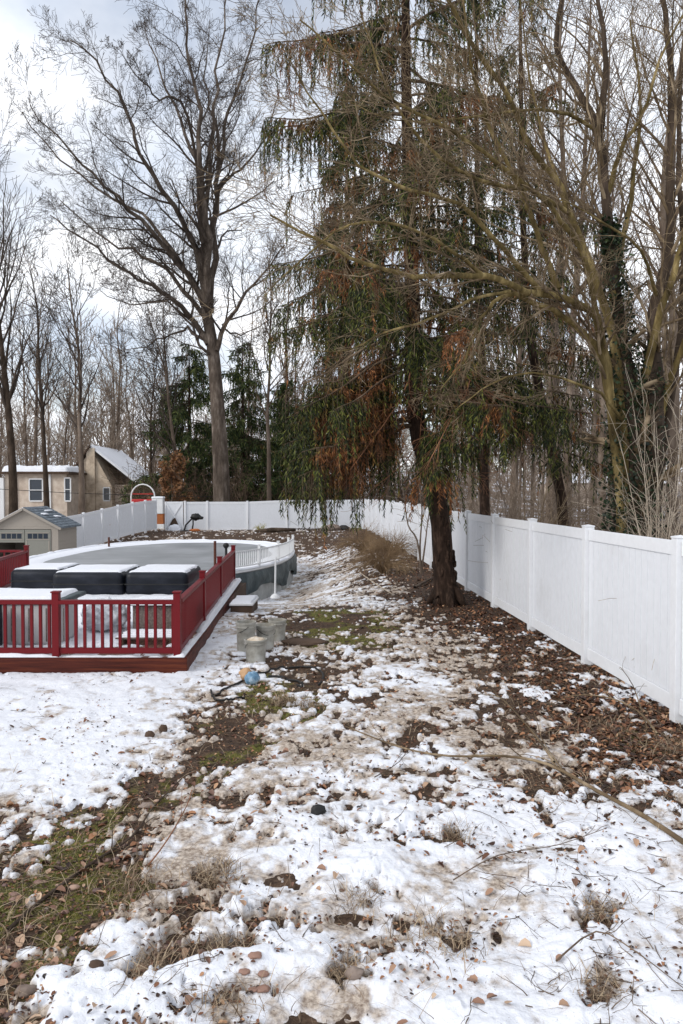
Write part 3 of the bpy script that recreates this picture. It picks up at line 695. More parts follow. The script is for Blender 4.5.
axis = [tuple(b0)]+[tuple(P(x, y, 15.2+dd)) for x, y, dd in [(443, 560, 0), (440, 507, 0), (430, 470, 0), (419, 437, 0), (412, 391, .1), (413, 310, .2), (408, 162, .4), (406, 77, .5), (405, -100, .6), (404, -260, .7)]]
def az_to(px, py, zc, d):   # helper: direction from the trunk to a point over the yard
    q = P(px, py, d); return math.atan2(q.y-15.2, q.x-1.5), math.hypot(q.x-1.5, q.y-15.2)
ex = []
for z, px, dd, dr in [(6.4, 530, 14.4, .6), (7.2, 545, 15.4, .55), (8.2, 525, 14.2, .5), (9.3, 540, 15.6, .5), (10.6, 520, 14.6, .5), (11.8, 515, 15.2, .5), (5.0, 545, 14.6, .6), (6.0, 500, 13.4, .6), (7.6, 470, 13.0, .55), (9.0, 450, 13.0, .5), (10.2, 470, 13.4, .5), (5.7, 430, 12.9, .6), (8.4, 400, 13.2, .5), (4.5, 520, 14.0, .65), (6.8, 390, 13.2, .5), (5.6, 285, 14.6, .95), (5.2, 300, 14.0, 1.0), (6.6, 272, 15.5, .75), (4.8, 330, 13.4, .85), (4.4, 350, 16.5, .8), (5.9, 310, 16.5, .9), (4.0, 300, 15.5, .75), (7.6, 276, 15.2, .5), (10.2, 268, 15.0, .42), (12.0, 268, 15.0, .40), (9.0, 290, 15, .5),
                      (3.6, 455, 13.6, .5), (3.2, 440, 13.4, .6), (3.3, 475, 14.6, .4), (4.6, 560, 15.5, .55), (4.1, 540, 15.0, .5), (4.3, 585, 16.5, .5), (5.2, 520, 14.2, .6), (5.4, 555, 16.2, .6), (4.8, 500, 14.0, .55)][:26]+[(4.9, 292, 14.2, .95), (4.3, 300, 14.8, .80), (3.7, 296, 13.9, .55), (5.3, 288, 15.6, 1.0), (4.0, 290, 14.5, .85), (3.8, 300, 13.8, .9), (4.5, 284, 15, .9), (3.9, 292, 14.3, 1.05), (3.7, 298, 14.1, 1.05), (4.2, 294, 14.6, 1.1), (3.6, 455, 13.6, .5), (3.2, 440, 13.4, .6), (3.4, 475, 14.6, .4), (4.6, 560, 15.5, .45), (5.4, 535, 16.2, .5), (4.0, 565, 15.2, .35), (3.8, 535, 14.6, .4)]:
    a, l = az_to(px, 400, z, dd); ex.append((z, a, l, dr))
t, n1 = spruce('spruce_tree', tuple(b0), 19, .225, axis, 4.1, 15.5, 60, 3.3, 'large drooping spruce with a dark shaggy trunk standing in the yard', 5, M['needles'], M['twig_brown'], dens=1.9, hang=(.35, 1.25), nlen=.105, nw=.020, extra=ex, rfun=lambda f: .88*(1-f)**.40+.1, bare=.34, step=2.0)
# collar of green sprays low on the trunk and shaggy bark flakes
mb = MB(); rr = random.Random(5)
for i in range(66):
    z = .1+2.6*rr.random(); f = z/2.7; a = rr.random()*2*PI; i0 = 0
    c = Vector(axis[0]).lerp(Vector(axis[2]), min(1, z/2.2)); R = .235-.05*f
    p = c+Vector((math.cos(a)*R, math.sin(a)*R, 0)); p.z = z; s = .03+.05*rr.random()
    mb.blob(p, (s*.6, s*.6, s*1.5), 1, .5, 2, rr.random()*9)
mb.build('bark_flakes', M['bark_spruce'], t, smooth=False)
for k in range(7):
    a = k*2*PI/7+.3; mbb = None
root = MB()
for k in range(7):
    a = k*2*PI/7+.3; root.tube([(b0.x+math.cos(a)*.12, b0.y+math.sin(a)*.12, .38), (b0.x+math.cos(a)*.33, b0.y+math.sin(a)*.33, .10), (b0.x+math.cos(a)*.40, b0.y+math.sin(a)*.40, -.03)], [.12, .08, .03], 7)
root.build('roots', M['bark_spruce'], t, smooth=True)

# second spruce just behind the right fence, third farther back
b1 = P(568, 560, 17.5); b1.z = -.1
ax1 = [tuple(b1)]+[tuple(P(x, y, 17.5)) for x, y in [(562, 500), (545, 420), (528, 330), (522, 200), (520, 0), (520, -200)]]
spruce('spruce_tree', tuple(b1), 17, .14, ax1, 3.0, 15, 48, 2.5, 'spruce leaning left just behind the right fence', 15, M['needles'], M['twig_brown'], dens=1.5, hang=(.3, 1.0), nlen=.13, nw=.024, rfun=lambda f: .85*(1-f)**.5, bare=.25, step=1.5)
b2 = P(487, 520, 20.5); b2.z = -.1
ax2 = [tuple(b2), (b2.x-.3, b2.y, 9), (b2.x-.4, b2.y, 19)]
spruce('spruce_tree', tuple(b2), 18.5, .16, ax2, 5.5, 17, 44, 2.2, 'narrow spruce standing straight beyond the fence right of the yard spruce', 16, M['needles'], M['twig_brown'], dens=1.4, hang=(.3, 1.0), nlen=.14, nw=.028, rfun=lambda f: .85*(1-f)**.4, bare=.28, step=1.5)
b3 = P(347, 505, 50); b3.z = -.1
ax3 = [tuple(b3), (b3.x, b3.y, 12), (b3.x, b3.y, 32)]
spruce('spruce_tree', tuple(b3), 31, .38, ax3, 6, 30, 80, 5.0, 'tall thin spruce behind the back fence seen left of the yard spruce', 17, M['needles_brown'], M['twig_brown'], dens=.9, hang=(.7, 2.2), nlen=.35, nw=.08, rfun=lambda f: .6*(1-f)**.5+.1, bare=.3, step=1.4)
far = [(190, 57, 338, 4.6, 'pointed green spruce beyond the back fence, left of the oak trunk'), (243, 60, 335, 4.8, 'full green spruce beyond the back fence, right of the oak trunk'), (288, 58, 372, 4.2, 'lower spruce beyond the back fence beside the hanging branches')]
for i, (px, d, py, R, lab) in enumerate(far):
    b = P(px, 500, d); b.z = -.1; tz = P(px, py, d).z
    spruce('spruce_tree', tuple(b), tz, .25, [tuple(b), (b.x, b.y, tz+1)], 1.0, tz-.4, 80, R*1.12, lab, 30+i, M['needles_far'], M['twig_brown'], dens=1.1, droop=.45, hang=(.4, 1.2), nlen=.34, nw=.08, rfun=lambda f: (1-f)**.8+.08, bare=.08, group='spruces beyond the back fence')

# ---------------------------------------------------------------- 4. other bare trees
def copy_tree(o, parent=None):
    c = o.copy(); C.objects.link(c); c.parent = parent
    for ch in list(o.children): copy_tree(ch, c)
    return c
def bare_tree(H, rad, seed, spread=.36, name='bare_tree', mat='bark_wood', tmat='twig_brown', lean=0, kids=24, maxlv=3, t0=.32, rmin=.012, label='x', up=.45, base=(0, 0, 0), fork=False):
    r = random.Random(seed); t = empty(name, base, label, 'tree'); big = Wood(); tw = Wood()
    prm = dict(kids=[9, 7, 5, 3], ratio=.50, ang=.60, wig=.12, trop=[up, up, .2, .1], rmin=rmin, maxlv=maxlv, rr=.5)
    bx, by, bz = base; n = 8; pts = []; x = y = 0
    for i in range(n):
        f = i/(n-1); x += r.gauss(0, .012)*H+lean*H/n; y += r.gauss(0, .012)*H; pts.append((bx+x*f, by+y*f, bz+H*f))
    limb(big, tw, r, pts, rad, rad*.12, prm, kids=kids, kl=H*spread, k=8, t0=t0)
    wood_obj('trunk', big, M[mat], t); wood_obj('crown', tw, M[tmat], t); return t
# left side trees, one by one
L1 = P(13, 505, 48); L2 = P(47, 505, 52); L3 = P(81, 508, 46); L4 = P(181, 505, 54); L5 = P(150, 505, 60)
for b in (L1, L2, L3, L4, L5): b.z = -.2
bare_tree(23.5, .34, 41, .30, mat='bark_dark', tmat='twig_oak', base=tuple(L1), label='thick dark bare tree at the far left above the shed', kids=26, t0=.3, lean=-.06, up=.8)
bare_tree(18, .24, 42, .26, mat='bark_dark', tmat='twig_oak', base=tuple(L2), label='slim dark bare tree between the window and the gabled house', kids=22, t0=.35, lean=-.05, up=.8)
bare_tree(16.5, .24, 43, .28, mat='bark_wood', tmat='twig_oak', base=tuple(L3), label='slim bare tree standing in front of the stone gable', kids=24, t0=.35, lean=-.02, up=.7)
bare_tree(15.5, .22, 44, .34, mat='bark_wood', tmat='twig_oak', base=tuple(L4), label='bare tree leaning left behind the gate', kids=22, t0=.3, lean=-.16)
bare_tree(15, .16, 45, .25, mat='bark_dark', tmat='twig_oak', base=tuple(L5), label='thin straight bare tree behind the gap in the back fence', kids=20, t0=.3, lean=0)
# trunks seen through the branches on the right
for px, d, H, rd, sd, lab in [(551, 27, 22, .24, 51, 'pale straight trunk, left one of the pair beyond the right fence'), (566, 29, 22, .22, 52, 'pale straight trunk, right one of the pair beyond the right fence'),
                          (604, 33, 22, .22, 53, 'slender bare tree just left of the ivy covered stems, farther back'), (672, 24, 20, .22, 54, 'bare tree at the right edge behind the pale bush'), (512, 34, 19, .2, 55, 'bare tree far behind the leaning spruce'), (388, 52, 24, .34, 56, 'bare tree behind the right end of the back fence'), (318, 56, 20, .25, 57, 'bare tree behind the back fence right of the oak'), (270, 53, 19, .2, 58, 'slim bare tree just right of the green spruces')]:
    b = P(px, 505, d); b.z = -.1
    bare_tree(H, rd, sd, .22, mat='bark_wood', tmat='twig_brown', base=tuple(b), label=lab, kids=24, t0=.38, rmin=.008, up=.7)
# the woods beyond: a few source trees copied
protos = []
for i, (H, rd, sp) in enumerate([(17, .2, .28), (20, .24, .26), (14, .15, .30), (22, .26, .25), (12, .12, .36)]):
    protos.append(bare_tree(H, rd, 70+i, sp, base=(0, 0, 0), tmat='twig_wood', kids=18, maxlv=2 if i != 4 else 3, t0=.3, rmin=.022, up=.6))
spots = []; r = random.Random(77)
for i in range(150):
    px = -60+810*((i*0.6180339) % 1); d = 66+95*r.random()**1.2
    if i % 3 == 0: px = -40+330*r.random()
    spots.append((px, d))
for i in range(30): spots.append((470+260*r.random(), 36+26*r.random()))
labs = ['bare tree in the brown woods behind the back fence', 'bare tree in the brown woods beyond the right fence']
for i, (px, d) in enumerate(spots):
    pr = protos[i % 5]; o = pr if i < 5 else copy_tree(pr)
    x = (px-341.5)*d/F; o.location = (x, d, float(ground_base(x, d))-.1); o.rotation_euler.z = r.random()*6.28; s = .55+.6*r.random(); o.scale = (s, s, s)
    right = px > 430
    tag(o, labs[1] if right else labs[0], 'tree', 'bare trees of the woods on the right' if right else 'bare trees of the woods at the back')
# scrub in front of the woods (uncountable)
def scrub(name, n, fn, h, mat, label, seed, cat='brush', kids=3, up=.5, rad=.006):
    r = random.Random(seed); W = Wood(); prm = dict(kids=[5, 4, 3], ratio=.55, ang=.6, wig=.16, trop=[up, .1, 0], rmin=rad*.4, maxlv=2, rr=.7)
    for i in range(n):
        x, y, hh = fn(r); z = float(ground_base(x, y))-.05; d = nrm((r.gauss(0, .35), r.gauss(0, .35), 1))
        grow(W, r, (x, y, z), d, h*hh*(.6+.7*r.random()), rad*(.8+.6*r.random()), 0, prm)
    me = W.mesh(name); return tag(link(name, me, M[mat]), label, cat, kind='stuff')
scrub('brush', 420, lambda r: ((130+r.random()*330-341.5)*(dd := 52+16*r.random())/F, dd, 1), 3.4, 'twig_brown', 'tangled brown undergrowth at the edge of the woods behind the back fence', 1, rad=.03)
scrub('brush', 300, lambda r: ((440+r.random()*330-341.5)*(dd := 20+20*r.random())/F, dd, 1), 2.4, 'twig_wood', 'tangled brown undergrowth beyond the right fence', 2, rad=.014)

scrub('far_woods', 520, lambda r: ((-120+r.random()*920-341.5)*(dd := 105+70*r.random())/F, dd, .6+.6*r.random()), 10, 'twig_wood', 'brown mass of bare trees far beyond the yard on the rise', 4, rad=.10, cat='woods', kids=4)
scrub('brush', 160, lambda r: ((-120+r.random()*900-341.5)*(dd := 76+20*r.random())/F, dd, 1), 4.0, 'twig_wood', 'tall brown thicket in the middle of the far woods', 6, rad=.04)
# orange-leaved small beech seen by the gate
def beech(px, d, h, lab, seed):
    b = P(px, 505, d); b.z = -.1; r = random.Random(seed); t = empty('beech_tree', b, lab, 'tree'); W = Wood(); tw = Wood()
    prm = dict(kids=[9, 6, 3], ratio=.45, ang=.8, wig=.1, trop=[.1], rmin=.01, maxlv=2, rr=.5)
    limb(W, tw, r, [tuple(b), (b.x+.1, b.y, h*.5), (b.x, b.y, h)], .08, .02, prm, kids=16, kl=h*.4, k=6, t0=.15)
    wood_obj('trunk', W, M['bark_wood'], t)
    P_ = [p for (k, l) in tw.L.items() for (pts, _) in l for p in pts[1:]]
    wood_obj('branches', tw, M['twig_brown'], t)
    rr = np.random.RandomState(seed); P_ = np.array(P_); idx = rr.randint(0, len(P_), 2600); c = P_[idx]+rr.randn(2600, 3)*.12
    A = rr.randn(2600, 3)*.07; B = rr.randn(2600, 3)*.05; V = np.stack([c-A, c+B, c+A, c-B], 1).reshape(-1, 3)
    link('crown', np_mesh('crown', V, np.arange(len(V)).reshape(-1, 4), False), M['orange_leaf'], t, True)
M['orange_leaf'] = leaf_mat('orange_leaf', [(0, (.10, .045, .02)), (.5, (.22, .10, .04)), (1, (.36, .18, .07))])
beech(171, 52, 4.0, 'small beech with orange dead leaves beside the gate gap', 3)
beech(345, 53, 5.0, 'rusty leaved young beech behind the right end of the back fence', 5)

# pale arching bush in front of the ivy stems
def arching_bush(base, n, L, mat, label, seed, name='bush', r0=.012, spread=.9, cat='bush', twl=.4, kids=7, bias=(0, 0)):
    r = random.Random(seed); t = empty(name, base, label, cat); W = Wood(); tw = Wood()
    prm = dict(kids=[kids, 4], ratio=.5, ang=.7, wig=.14, trop=[-.2, -.1], rmin=.0028, maxlv=1, rr=.6)
    for i in range(n):
        a = r.random()*2*PI; ll = L*(.6+.6*r.random())
        while name == 'bush' and math.cos(a) < -.25: a = r.random()*2*PI
        sp = spread*(.3+.9*r.random()); pts = []
        for k in range(5):
            u = k/4; pts.append((base[0]+math.cos(a)*sp*ll*.55*u+bias[0]*u*u+r.gauss(0, .02), base[1]+math.sin(a)*sp*ll*.4*u+bias[1]*u*u+r.gauss(0, .02), base[2]+ll*(1.0*u-.62*sp*u*u)))
        limb(W, tw, r, pts, r0*(.7+.6*r.random()), .003, prm, kids=kids, kl=twl, k=4, t0=.25)
    wood_obj('stems', W, M[mat], t); wood_obj('twigs', tw, M[mat], t); return t
bb = P(650, 560, 10.4); arching_bush((bb.x+.1, bb.y, 0), 90, 4.9, 'twig_pale', 'pale twiggy arching bush in front of the ivy covered stems', 3, twl=.95, kids=10, r0=.008, bias=(-.15, 0), spread=1.25)
bb = P(700, 560, 10.5); arching_bush((bb.x, bb.y, 0), 22, 3.2, 'twig_pale', 'pale twiggy bush at the right edge of the picture behind the fence', 4, twl=.6, kids=7, r0=.012)
bb = P(525, 520, 14.6); arching_bush((bb.x, bb.y, 0), 26, 3.6, 'twig_tan', 'tan arching bush behind the fence under the leaning spruce', 8, twl=.9, kids=9)
# dead reddish branches hanging by the spruce trunk: part of a small dead spruce limb set
W = Wood(); r = random.Random(12); prm = dict(kids=[8, 5, 3], ratio=.5, ang=.6, wig=.13, trop=[-.35, -.35, -.3], rmin=.003, maxlv=2, rr=.6)
for px, py, d, ex_, ey in [(470, 380, 14.2, 440, 430), (480, 400, 14.6, 520, 430), (460, 395, 13.8, 425, 470), (400, 400, 14.6, 350, 470), (380, 420, 15.2, 330, 480), (420, 440, 15, 370, 490), (430, 450, 15, 480, 480), (415, 400, 15.2, 360, 420), (440, 360, 14.6, 500, 400), (420, 380, 15.2, 300, 400)]:
    a = Vector(axis[6]).lerp(Vector(axis[4]), r.random()); c = P(px, py, d); e = P(ex_, ey, d-.5)
    limb(W, W, r, [tuple(a), tuple(c), tuple(e)], .022, .005, prm, kids=15, kl=.85, k=5, t0=.25)
wood_obj('dead_branches', W, M['twig_red'], t)['label'] = 'rust brown dead hanging branches'

# sapling by the right fence and brushwood piles in the yard
bs = P(421, 572, 19); bs.z = 0
ts = empty('sapling', bs, 'pale thin forked sapling beside the fence left of the spruce trunk', 'sapling'); W = Wood(); r = random.Random(2)
prm = dict(kids=[5, 4], ratio=.4, ang=.5, wig=.1, trop=[.2], rmin=.005, maxlv=1, rr=.6)
for L_ in [[(421, 574), (420, 545), (422, 510), (418, 470), (420, 420)], [(422, 574), (417, 540), (408, 525), (404, 495), (398, 460)], [(421, 574), (425, 545), (428, 520), (434, 480)]]:
    limb(W, W, r, [P(x, y, 19) for x, y in L_], 0.030, .008, prm, kids=8, kl=.6, k=6, t0=.5)
wood_obj('stems', W, M['bark_wood'], ts)
for i, (px, py, d, n, L_, lab) in enumerate([(383, 0, 21, 95, 1.35, 'brown brushwood clump lying nearest the spruce trunk'), (362, 0, 29, 80, 1.5, 'brown brushwood clump in the middle of the far yard'), (393, 0, 25, 80, 1.35, 'brown brushwood clump against the right fence')]):
    x = (px-341.5)*d/F; arching_bush((x, d, float(ground_h(x, d))), n, L_, 'straw_stem', lab, 60+i, spread=1.5, twl=.6, kids=8, r0=.010, name='brushwood', cat='brushwood')
# poles and sticks lying near the fence
def stick(name, pts, r0, r1, mat, label, kids=0, seed=0, kl=.3, cat='branch', lift=.01):
    r = random.Random(seed); t = None; W = Wood(); tw = Wood()
    P3 = [(x, y, top_h(x, y)+lift+r0*.6+h) for x, y, h in pts]
    prm = dict(kids=[3, 2], ratio=.5, ang=.5, wig=.12, trop=[-.1, -.1], rmin=.002, maxlv=1, rr=.6)
    limb(W, W, r, P3, r0, r1, prm, kids=kids, kl=kl, k=7, t0=.3)
    o = link(name, W.mesh(name), M[mat]); return tag(o, label, cat)
def G(px, py, h=0):
    d = CAMZ*F/((py-492)); x = (px-341.5)*d/F; return (x, d, h)
stick('fallen_branch', [G(700, 862), G(650, 835, .02), G(600, 805, .03), G(550, 775, .03), G(505, 768, .02), G(450, 766, .01), G(400, 758, .02), G(345, 738, .03)], .020, .006, 'twig_tan', 'long pale fallen branch lying across the snow from the right edge', 8, 2, .5)
stick('fallen_branch', [G(556, 775, .03), G(540, 748, .04), G(520, 722, .03), G(500, 702, .02), G(480, 700, .03)], .013, .004, 'twig_tan', 'forked pale branch pointing at the fence, upper arm of the fork', 7, 3, .4)
stick('fallen_branch', [G(660, 742, .05), G(640, 725, .12), G(610, 712, .12), G(575, 708, .08), G(550, 712, .02)], .012, .004, 'twig_tan', 'thin bent branch on leaves below the second nearest fence panel', 7, 4, .4)
stick('fallen_branch', [G(650, 735, .03), G(635, 705, .2), G(622, 690, .25)], .008, .003, 'twig_tan', 'thin pale stem sticking up from leaves against the fence foot', 5, 5, .3)
stick('fallen_branch', [G(2, 940), G(40, 905), G(85, 872), G(130, 845, .02), G(150, 815), G(180, 785)], .013, .005, 'bark_dark', 'dark wet branch lying along the thawed green strip', 6, 6, .3)
stick('fallen_branch', [G(145, 880), G(165, 850), G(185, 815), G(190, 800, .03)], .006, .003, 'twig_red', 'thin orange stem on the snow left of centre', 3, 7, .2)
stick('fallen_branch', [G(415, 590), G(440, 578, .05), G(462, 568, .12)], .035, .02, 'bark_wood', 'grey stick leaning behind the spruce trunk', 3, 8, .4)
stick('fallen_branch', [G(360, 570, .02), G(375, 585, .05), G(392, 596, .02)], .02, .01, 'twig_pale', 'pale stick on the brushwood in the middle of the yard', 3, 9, .4)
stick('fallen_branch', [G(560, 985, .01), G(600, 965, .04), G(640, 980, .02), G(690, 1010, .0)], .005, .002, 'twig_brown', 'thin brown twig on the snow in the near right corner', 4, 10, .2)
stick('fallen_branch', [G(455, 890, .01), G(500, 870, .02), G(560, 855, .02), G(610, 850, .03)], .004, .002, 'twig_brown', 'thin brown twig across the snow below the long branch', 5, 11, .2)
stick('fallen_branch', [G(375, 790, .01), G(400, 775, .04), G(412, 760, .08)], .005, .002, 'twig_brown', 'small upright twig beside the long branch', 4, 13, .2)

def twigs(r, n):
    W = Wood(); prm = dict(kids=[2, 1], ratio=.5, ang=.6, wig=.15, trop=[-.05], rmin=.0012, maxlv=1, rr=.7)
    pts = reg_persp(np.random.RandomState(31), n, 2.7, 14, lambda x, y: notbuilt(x, y)*(.25+ss(.5, 2.2, x)))
    for x, y in pts:
        a = r.random()*2*PI; grow(W, r, (x, y, top_h(x, y)+.006), nrm((math.cos(a), math.sin(a), .06)), .12+.30*r.random()*r.random(), .0032, 0, prm)
    return W
W = twigs(random.Random(5), 900)
tag(link('twigs', W.mesh('twigs'), M['twig_brown']), 'fine broken twigs littering the snow and leaves', 'twigs', kind='stuff')

# ---------------------------------------------------------------- fences
def fence(name, pts, label, gates=(), H=1.83, skip=(), zf=None):
    """pts: list of post positions (x,y). panels between neighbours"""
    t = empty(name, (pts[0][0], pts[0][1], 0), label, 'fence')
    zf = zf or (lambda x, y: float(ground_base(x, y)))
    for x, y in pts:
        z = zf(x, y); m = MB(); m.box(x-.064, x+.064, y-.064, y+.064, z-.2, z+H+.03, bev=.006)
        m.box(x-.070, x+.070, y-.070, y+.070, z+H+.031, z+H+.048, bev=.004)
        a = [m.bm.verts.new(p) for p in [(x-.066, y-.066, z+H+.0485), (x+.066, y-.066, z+H+.0485), (x+.066, y+.066, z+H+.0485), (x-.066, y+.066, z+H+.0485), (x, y, z+H+.064)]]
        for i in range(4): m.bm.faces.new((a[i], a[(i+1) % 4], a[4]))
        m.build('post', M['vinyl'], t)
    for i in range(len(pts)-1):
        if i in skip: continue
        a = Vector((*pts[i], zf(*pts[i]))); b = Vector((*pts[i+1], zf(*pts[i+1]))); d = (b-a); L = d.length; u = d/L
        a2 = a+u*.066; b2 = b-u*.066; L2 = L-.132; up = Vector((0, 0, 1))
        m = MB(); m.bar(a2+up*(H-.075), b2+up*(H-.075), .045, .15, .006); m.build('top_rail', M['vinyl'], t)
        m = MB(); m.bar(a2+up*.160, b2+up*.160, .05, .165, .006); m.build('bottom_rail', M['vinyl'], t)
        m = MB(); nb = max(3, int(round(L2/.152))); w = L2/nb
        for k in range(nb):
            p = a2+u*(k*w+.005); q = a2+u*((k+1)*w-.005)
            m.bar(p+up*(.245+(H-.152-.245)/2), q+up*(.245+(H-.152-.245)/2), .022, H-.152-.245, .0045)
        s0 = a2+up*(.245+(H-.397)/2); s1 = b2+up*(.245+(H-.397)/2); m.bar(s0, s1, .010, H-.403)
        m.build('panel', M['vinyl_board'], t)
    return t
fx = lambda d: 3.81-.0496*d
fence('vinyl_fence', [(fx(2.62+2.44*k), 2.62+2.44*k) for k in range(19)], 'long white vinyl privacy fence running down the right side of the yard')
xc, yc = fx(46.54), 46.54
pb = [(xc-.05-2.42*k, yc-.28*k-.06) for k in range(0, 5)]; pb += [(-9.55, 45.15)]
fence('vinyl_fence', [(xc-.16, yc+.1)]+pb[1:], 'white vinyl privacy fence across the back of the yard', zf=lambda x, y: float(ground_base(x, y))-(.0 if x > -3.9 else .10))
fence('vinyl_fence', [(-13.9, 33.2), (-13.4, 35.1), (-12.9, 37.0), (-12.5, 38.6), (-12.12, 40.1), (-11.75, 41.6), (-11.4, 43.0), (-11.28, 44.9)], 'white vinyl privacy fence behind the shed at the left')
# gate leaf with X bracing
g = empty('fence_gate', (-10.7, 45, -.05), 'white vinyl gate with a cross brace and a dark torn corner', 'gate')
z0 = -.08
m = MB()
for x in (-10.72, -9.70): m.bar((x, 45.1, z0-.05), (x, 45.1, z0+1.83), .09, .09, .005)
m.build('frame', M['vinyl'], g)
m = MB(); m.bar((-10.67, 45.1, z0+1.76), (-9.75, 45.1, z0+1.76), .05, .13); m.bar((-10.67, 45.1, z0+.12), (-9.75, 45.1, z0+.12), .05, .13); m.build('rail', M['vinyl'], g)
m = MB(); m.box(-10.67, -9.75, 45.085, 45.115, z0+.19, z0+1.69); m.build('panel', M['vinyl_board'], g)
m = MB(); m.bar((-10.66, 45.06, z0+.25), (-9.76, 45.06, z0+1.68), .03, .07); m.build('cross_brace', M['vinyl'], g)
m = MB(); m.bar((-9.76, 45.028, z0+.25), (-10.66, 45.028, z0+1.68), .03, .07); m.build('cross_brace', M['vinyl'], g)
m = MB(); m.poly([(-10.6, 44.98, z0+.1), (-9.85, 44.98, z0+.1), (-9.9, 44.98, z0+.35), (-10.12, 44.98, z0+.85), (-10.3, 44.98, z0+.72)], Vector((0, .02, 0)))  # added dark sheet, its colour stands in for the dark hole in the gate
tag(m.build('gate_hole_sheet', M['brown']), 'dark sheet added to stand for the hole at the foot of the gate', 'mat')
m = MB(); m.blob((-10.15, 44.85, z0+.1), (.42, .25, .35), 3, .25, 2, 3); tag(m.build('snow_pile', M['snow_clean'], smooth=True), 'small heap of snow at the foot of the gate', 'snow pile')

# ---------------------------------------------------------------- deck
zt = .19
def ex_(y): return -2.0-.05*(y-9.4)
deck = empty('wooden_deck', (-5, 12, 0), 'low red stained deck with a dark red railing on the left', 'deck')
m = MB(); nb = 60; x = -10.0
while x < -2.5:
    m.box(x, x+.136, 9.45, 17.9, zt-.035, zt, bev=0); x += .142
m.poly([(-2.465, 9.45, zt-.035), (ex_(9.45)-.02, 9.45, zt-.035), (ex_(17.9)-.02, 17.9, zt-.035), (-2.465, 17.9, zt-.035)], Vector((0, 0, .035)))
m.build('floor_boards', M['deckboard'], deck)
m = MB(); m.bar((-10, 9.42, .085), (-2.0, 9.42, .085), .04, .25, .004); m.build('fascia', M['cedar'], deck)
m = MB(); m.bar((-1.995, 9.40, .085), (ex_(17.95)+.0, 17.95, -.0), .04, .26, .004); m.build('fascia', M['cedar'], deck)
m = MB(); m.box(-9.8, -2.3, 10.2, 17.8, -.9, zt-.045); m.build('frame', M['brown'], deck)
def railing(a, b, posts, nb, left_open=False, post_w=.09):
    rl = MB(); a = Vector(a); b = Vector(b); up = Vector((0, 0, 1)); rl.bar(a+up*(.72+zt), b+up*(.72+zt), .085, .055, .006)
    R = rl.build('railing', M['red'], deck)
    m = MB(); m.bar(a+up*(.09+zt), b+up*(.09+zt), .045, .075, .005); m.build('bottom_rail', M['red'], R)
    for f in posts:
        p = a.lerp(b, f); m = MB(); m.box(p.x-post_w/2, p.x+post_w/2, p.y-post_w/2, p.y+post_w/2, zt-.02, zt+.84, bev=.005)
        m.box(p.x-.055, p.x+.055, p.y-.055, p.y+.055, zt+.842, zt+.862, bev=.004); m.build('post', M['red'], R)
    for i in range(nb):
        p = a.lerp(b, (i+.5)/nb); m = MB(); m.box(p.x-.018, p.x+.018, p.y-.018, p.y+.018, zt+.128, zt+.692, bev=.003); m.build('baluster', M['red'], R)
    return R
railing((-5.2, 9.52, 0), (-2.12, 9.52, 0), [.0, .492, 1.0], 27)
railing((-2.12, 9.62, 0), (-2.60, 17.75, 0), [.295, .62, 1.0], 74)
railing((-7.2, 15.4, 0), (-7.57, 17.75, 0), [.0, 1.0], 18)
railing((-9.7, 17.75, 0), (-7.68, 17.75, 0), [.0], 12)
# snow on the deck
ysd = np.linspace(9.43, 17.9, 260); us = np.linspace(0, 1, 220)
Xd = (-10+us[None, :]*(ex_(ysd)[:, None]+10)); Yd = np.repeat(ysd[:, None], 220, 1)
md = .28+.5*fbm(Xd*1.1, Yd*1.0, 3, 2)+.3*fbm(Xd*5, Yd*5, 3, 5)+.15*ss(10.8, 12, Yd)+.35*ss(-.16, -.04, Xd-ex_(Yd))-.5*gau(Xd, Yd, -2.6, 10.3, .4, .8)
edge = np.minimum(np.minimum((ex_(Yd)-Xd)/.03, (Yd-9.43)/.04), 1)
td = np.where(md > 0, (.05*(1-np.exp(-5*np.maximum(md, 0)))+.02*np.maximum(md, 0)+.01*fbm(Xd*7, Yd*7, 2, 1))*np.clip(edge, 0, 1)+.001, md*.1)
me, used = grid_mesh('deck_snow', Xd, Yd, zt+.002+td, keep=md > -.02)
link('deck_snow', me, M['snow_clean']); tag(bpy.data.objects['deck_snow'], 'thin wet snow lying on the deck boards', 'snow', kind='stuff')

def snowcap(x0, x1, y0, y1, z, h=.09, ov=.03, seed=0, nx=40, ny=40):
    """rounded slab of snow lying on a flat top: closed mesh"""
    u = np.linspace(-1, 1, nx); v = np.linspace(-1, 1, ny); U, Vv = np.meshgrid(u, v)
    X = (x0+x1)/2+U*((x1-x0)/2+ov); Y = (y0+y1)/2+Vv*((y1-y0)/2+ov)
    e = np.clip((1-np.maximum(np.abs(U), np.abs(Vv)))*8, 0, 1); e = np.sqrt(1-(1-e)**2)
    jx = fbm(X*4, Y*4, 2, seed)*.03
    Z = z+(h*e)*(1+.35*fbm(X*2.2, Y*2.2, 3, seed))-.012*(1-e)
    bot = np.full_like(Z, z-.012)
    r, c = X.shape; idx = np.arange(r*c).reshape(r, c)
    Ft = np.stack([idx[:-1, :-1], idx[:-1, 1:], idx[1:, 1:], idx[1:, :-1]], -1).reshape(-1, 4)
    return np.stack([X+jx, Y, Z], -1).reshape(-1, 3), Ft
def snow_on(parent, name='snow', *a, **k):
    V, Fq = snowcap(*a, **k); me = np_mesh(name, V, Fq); return link(name, me, M['snow_clean'], parent, True)
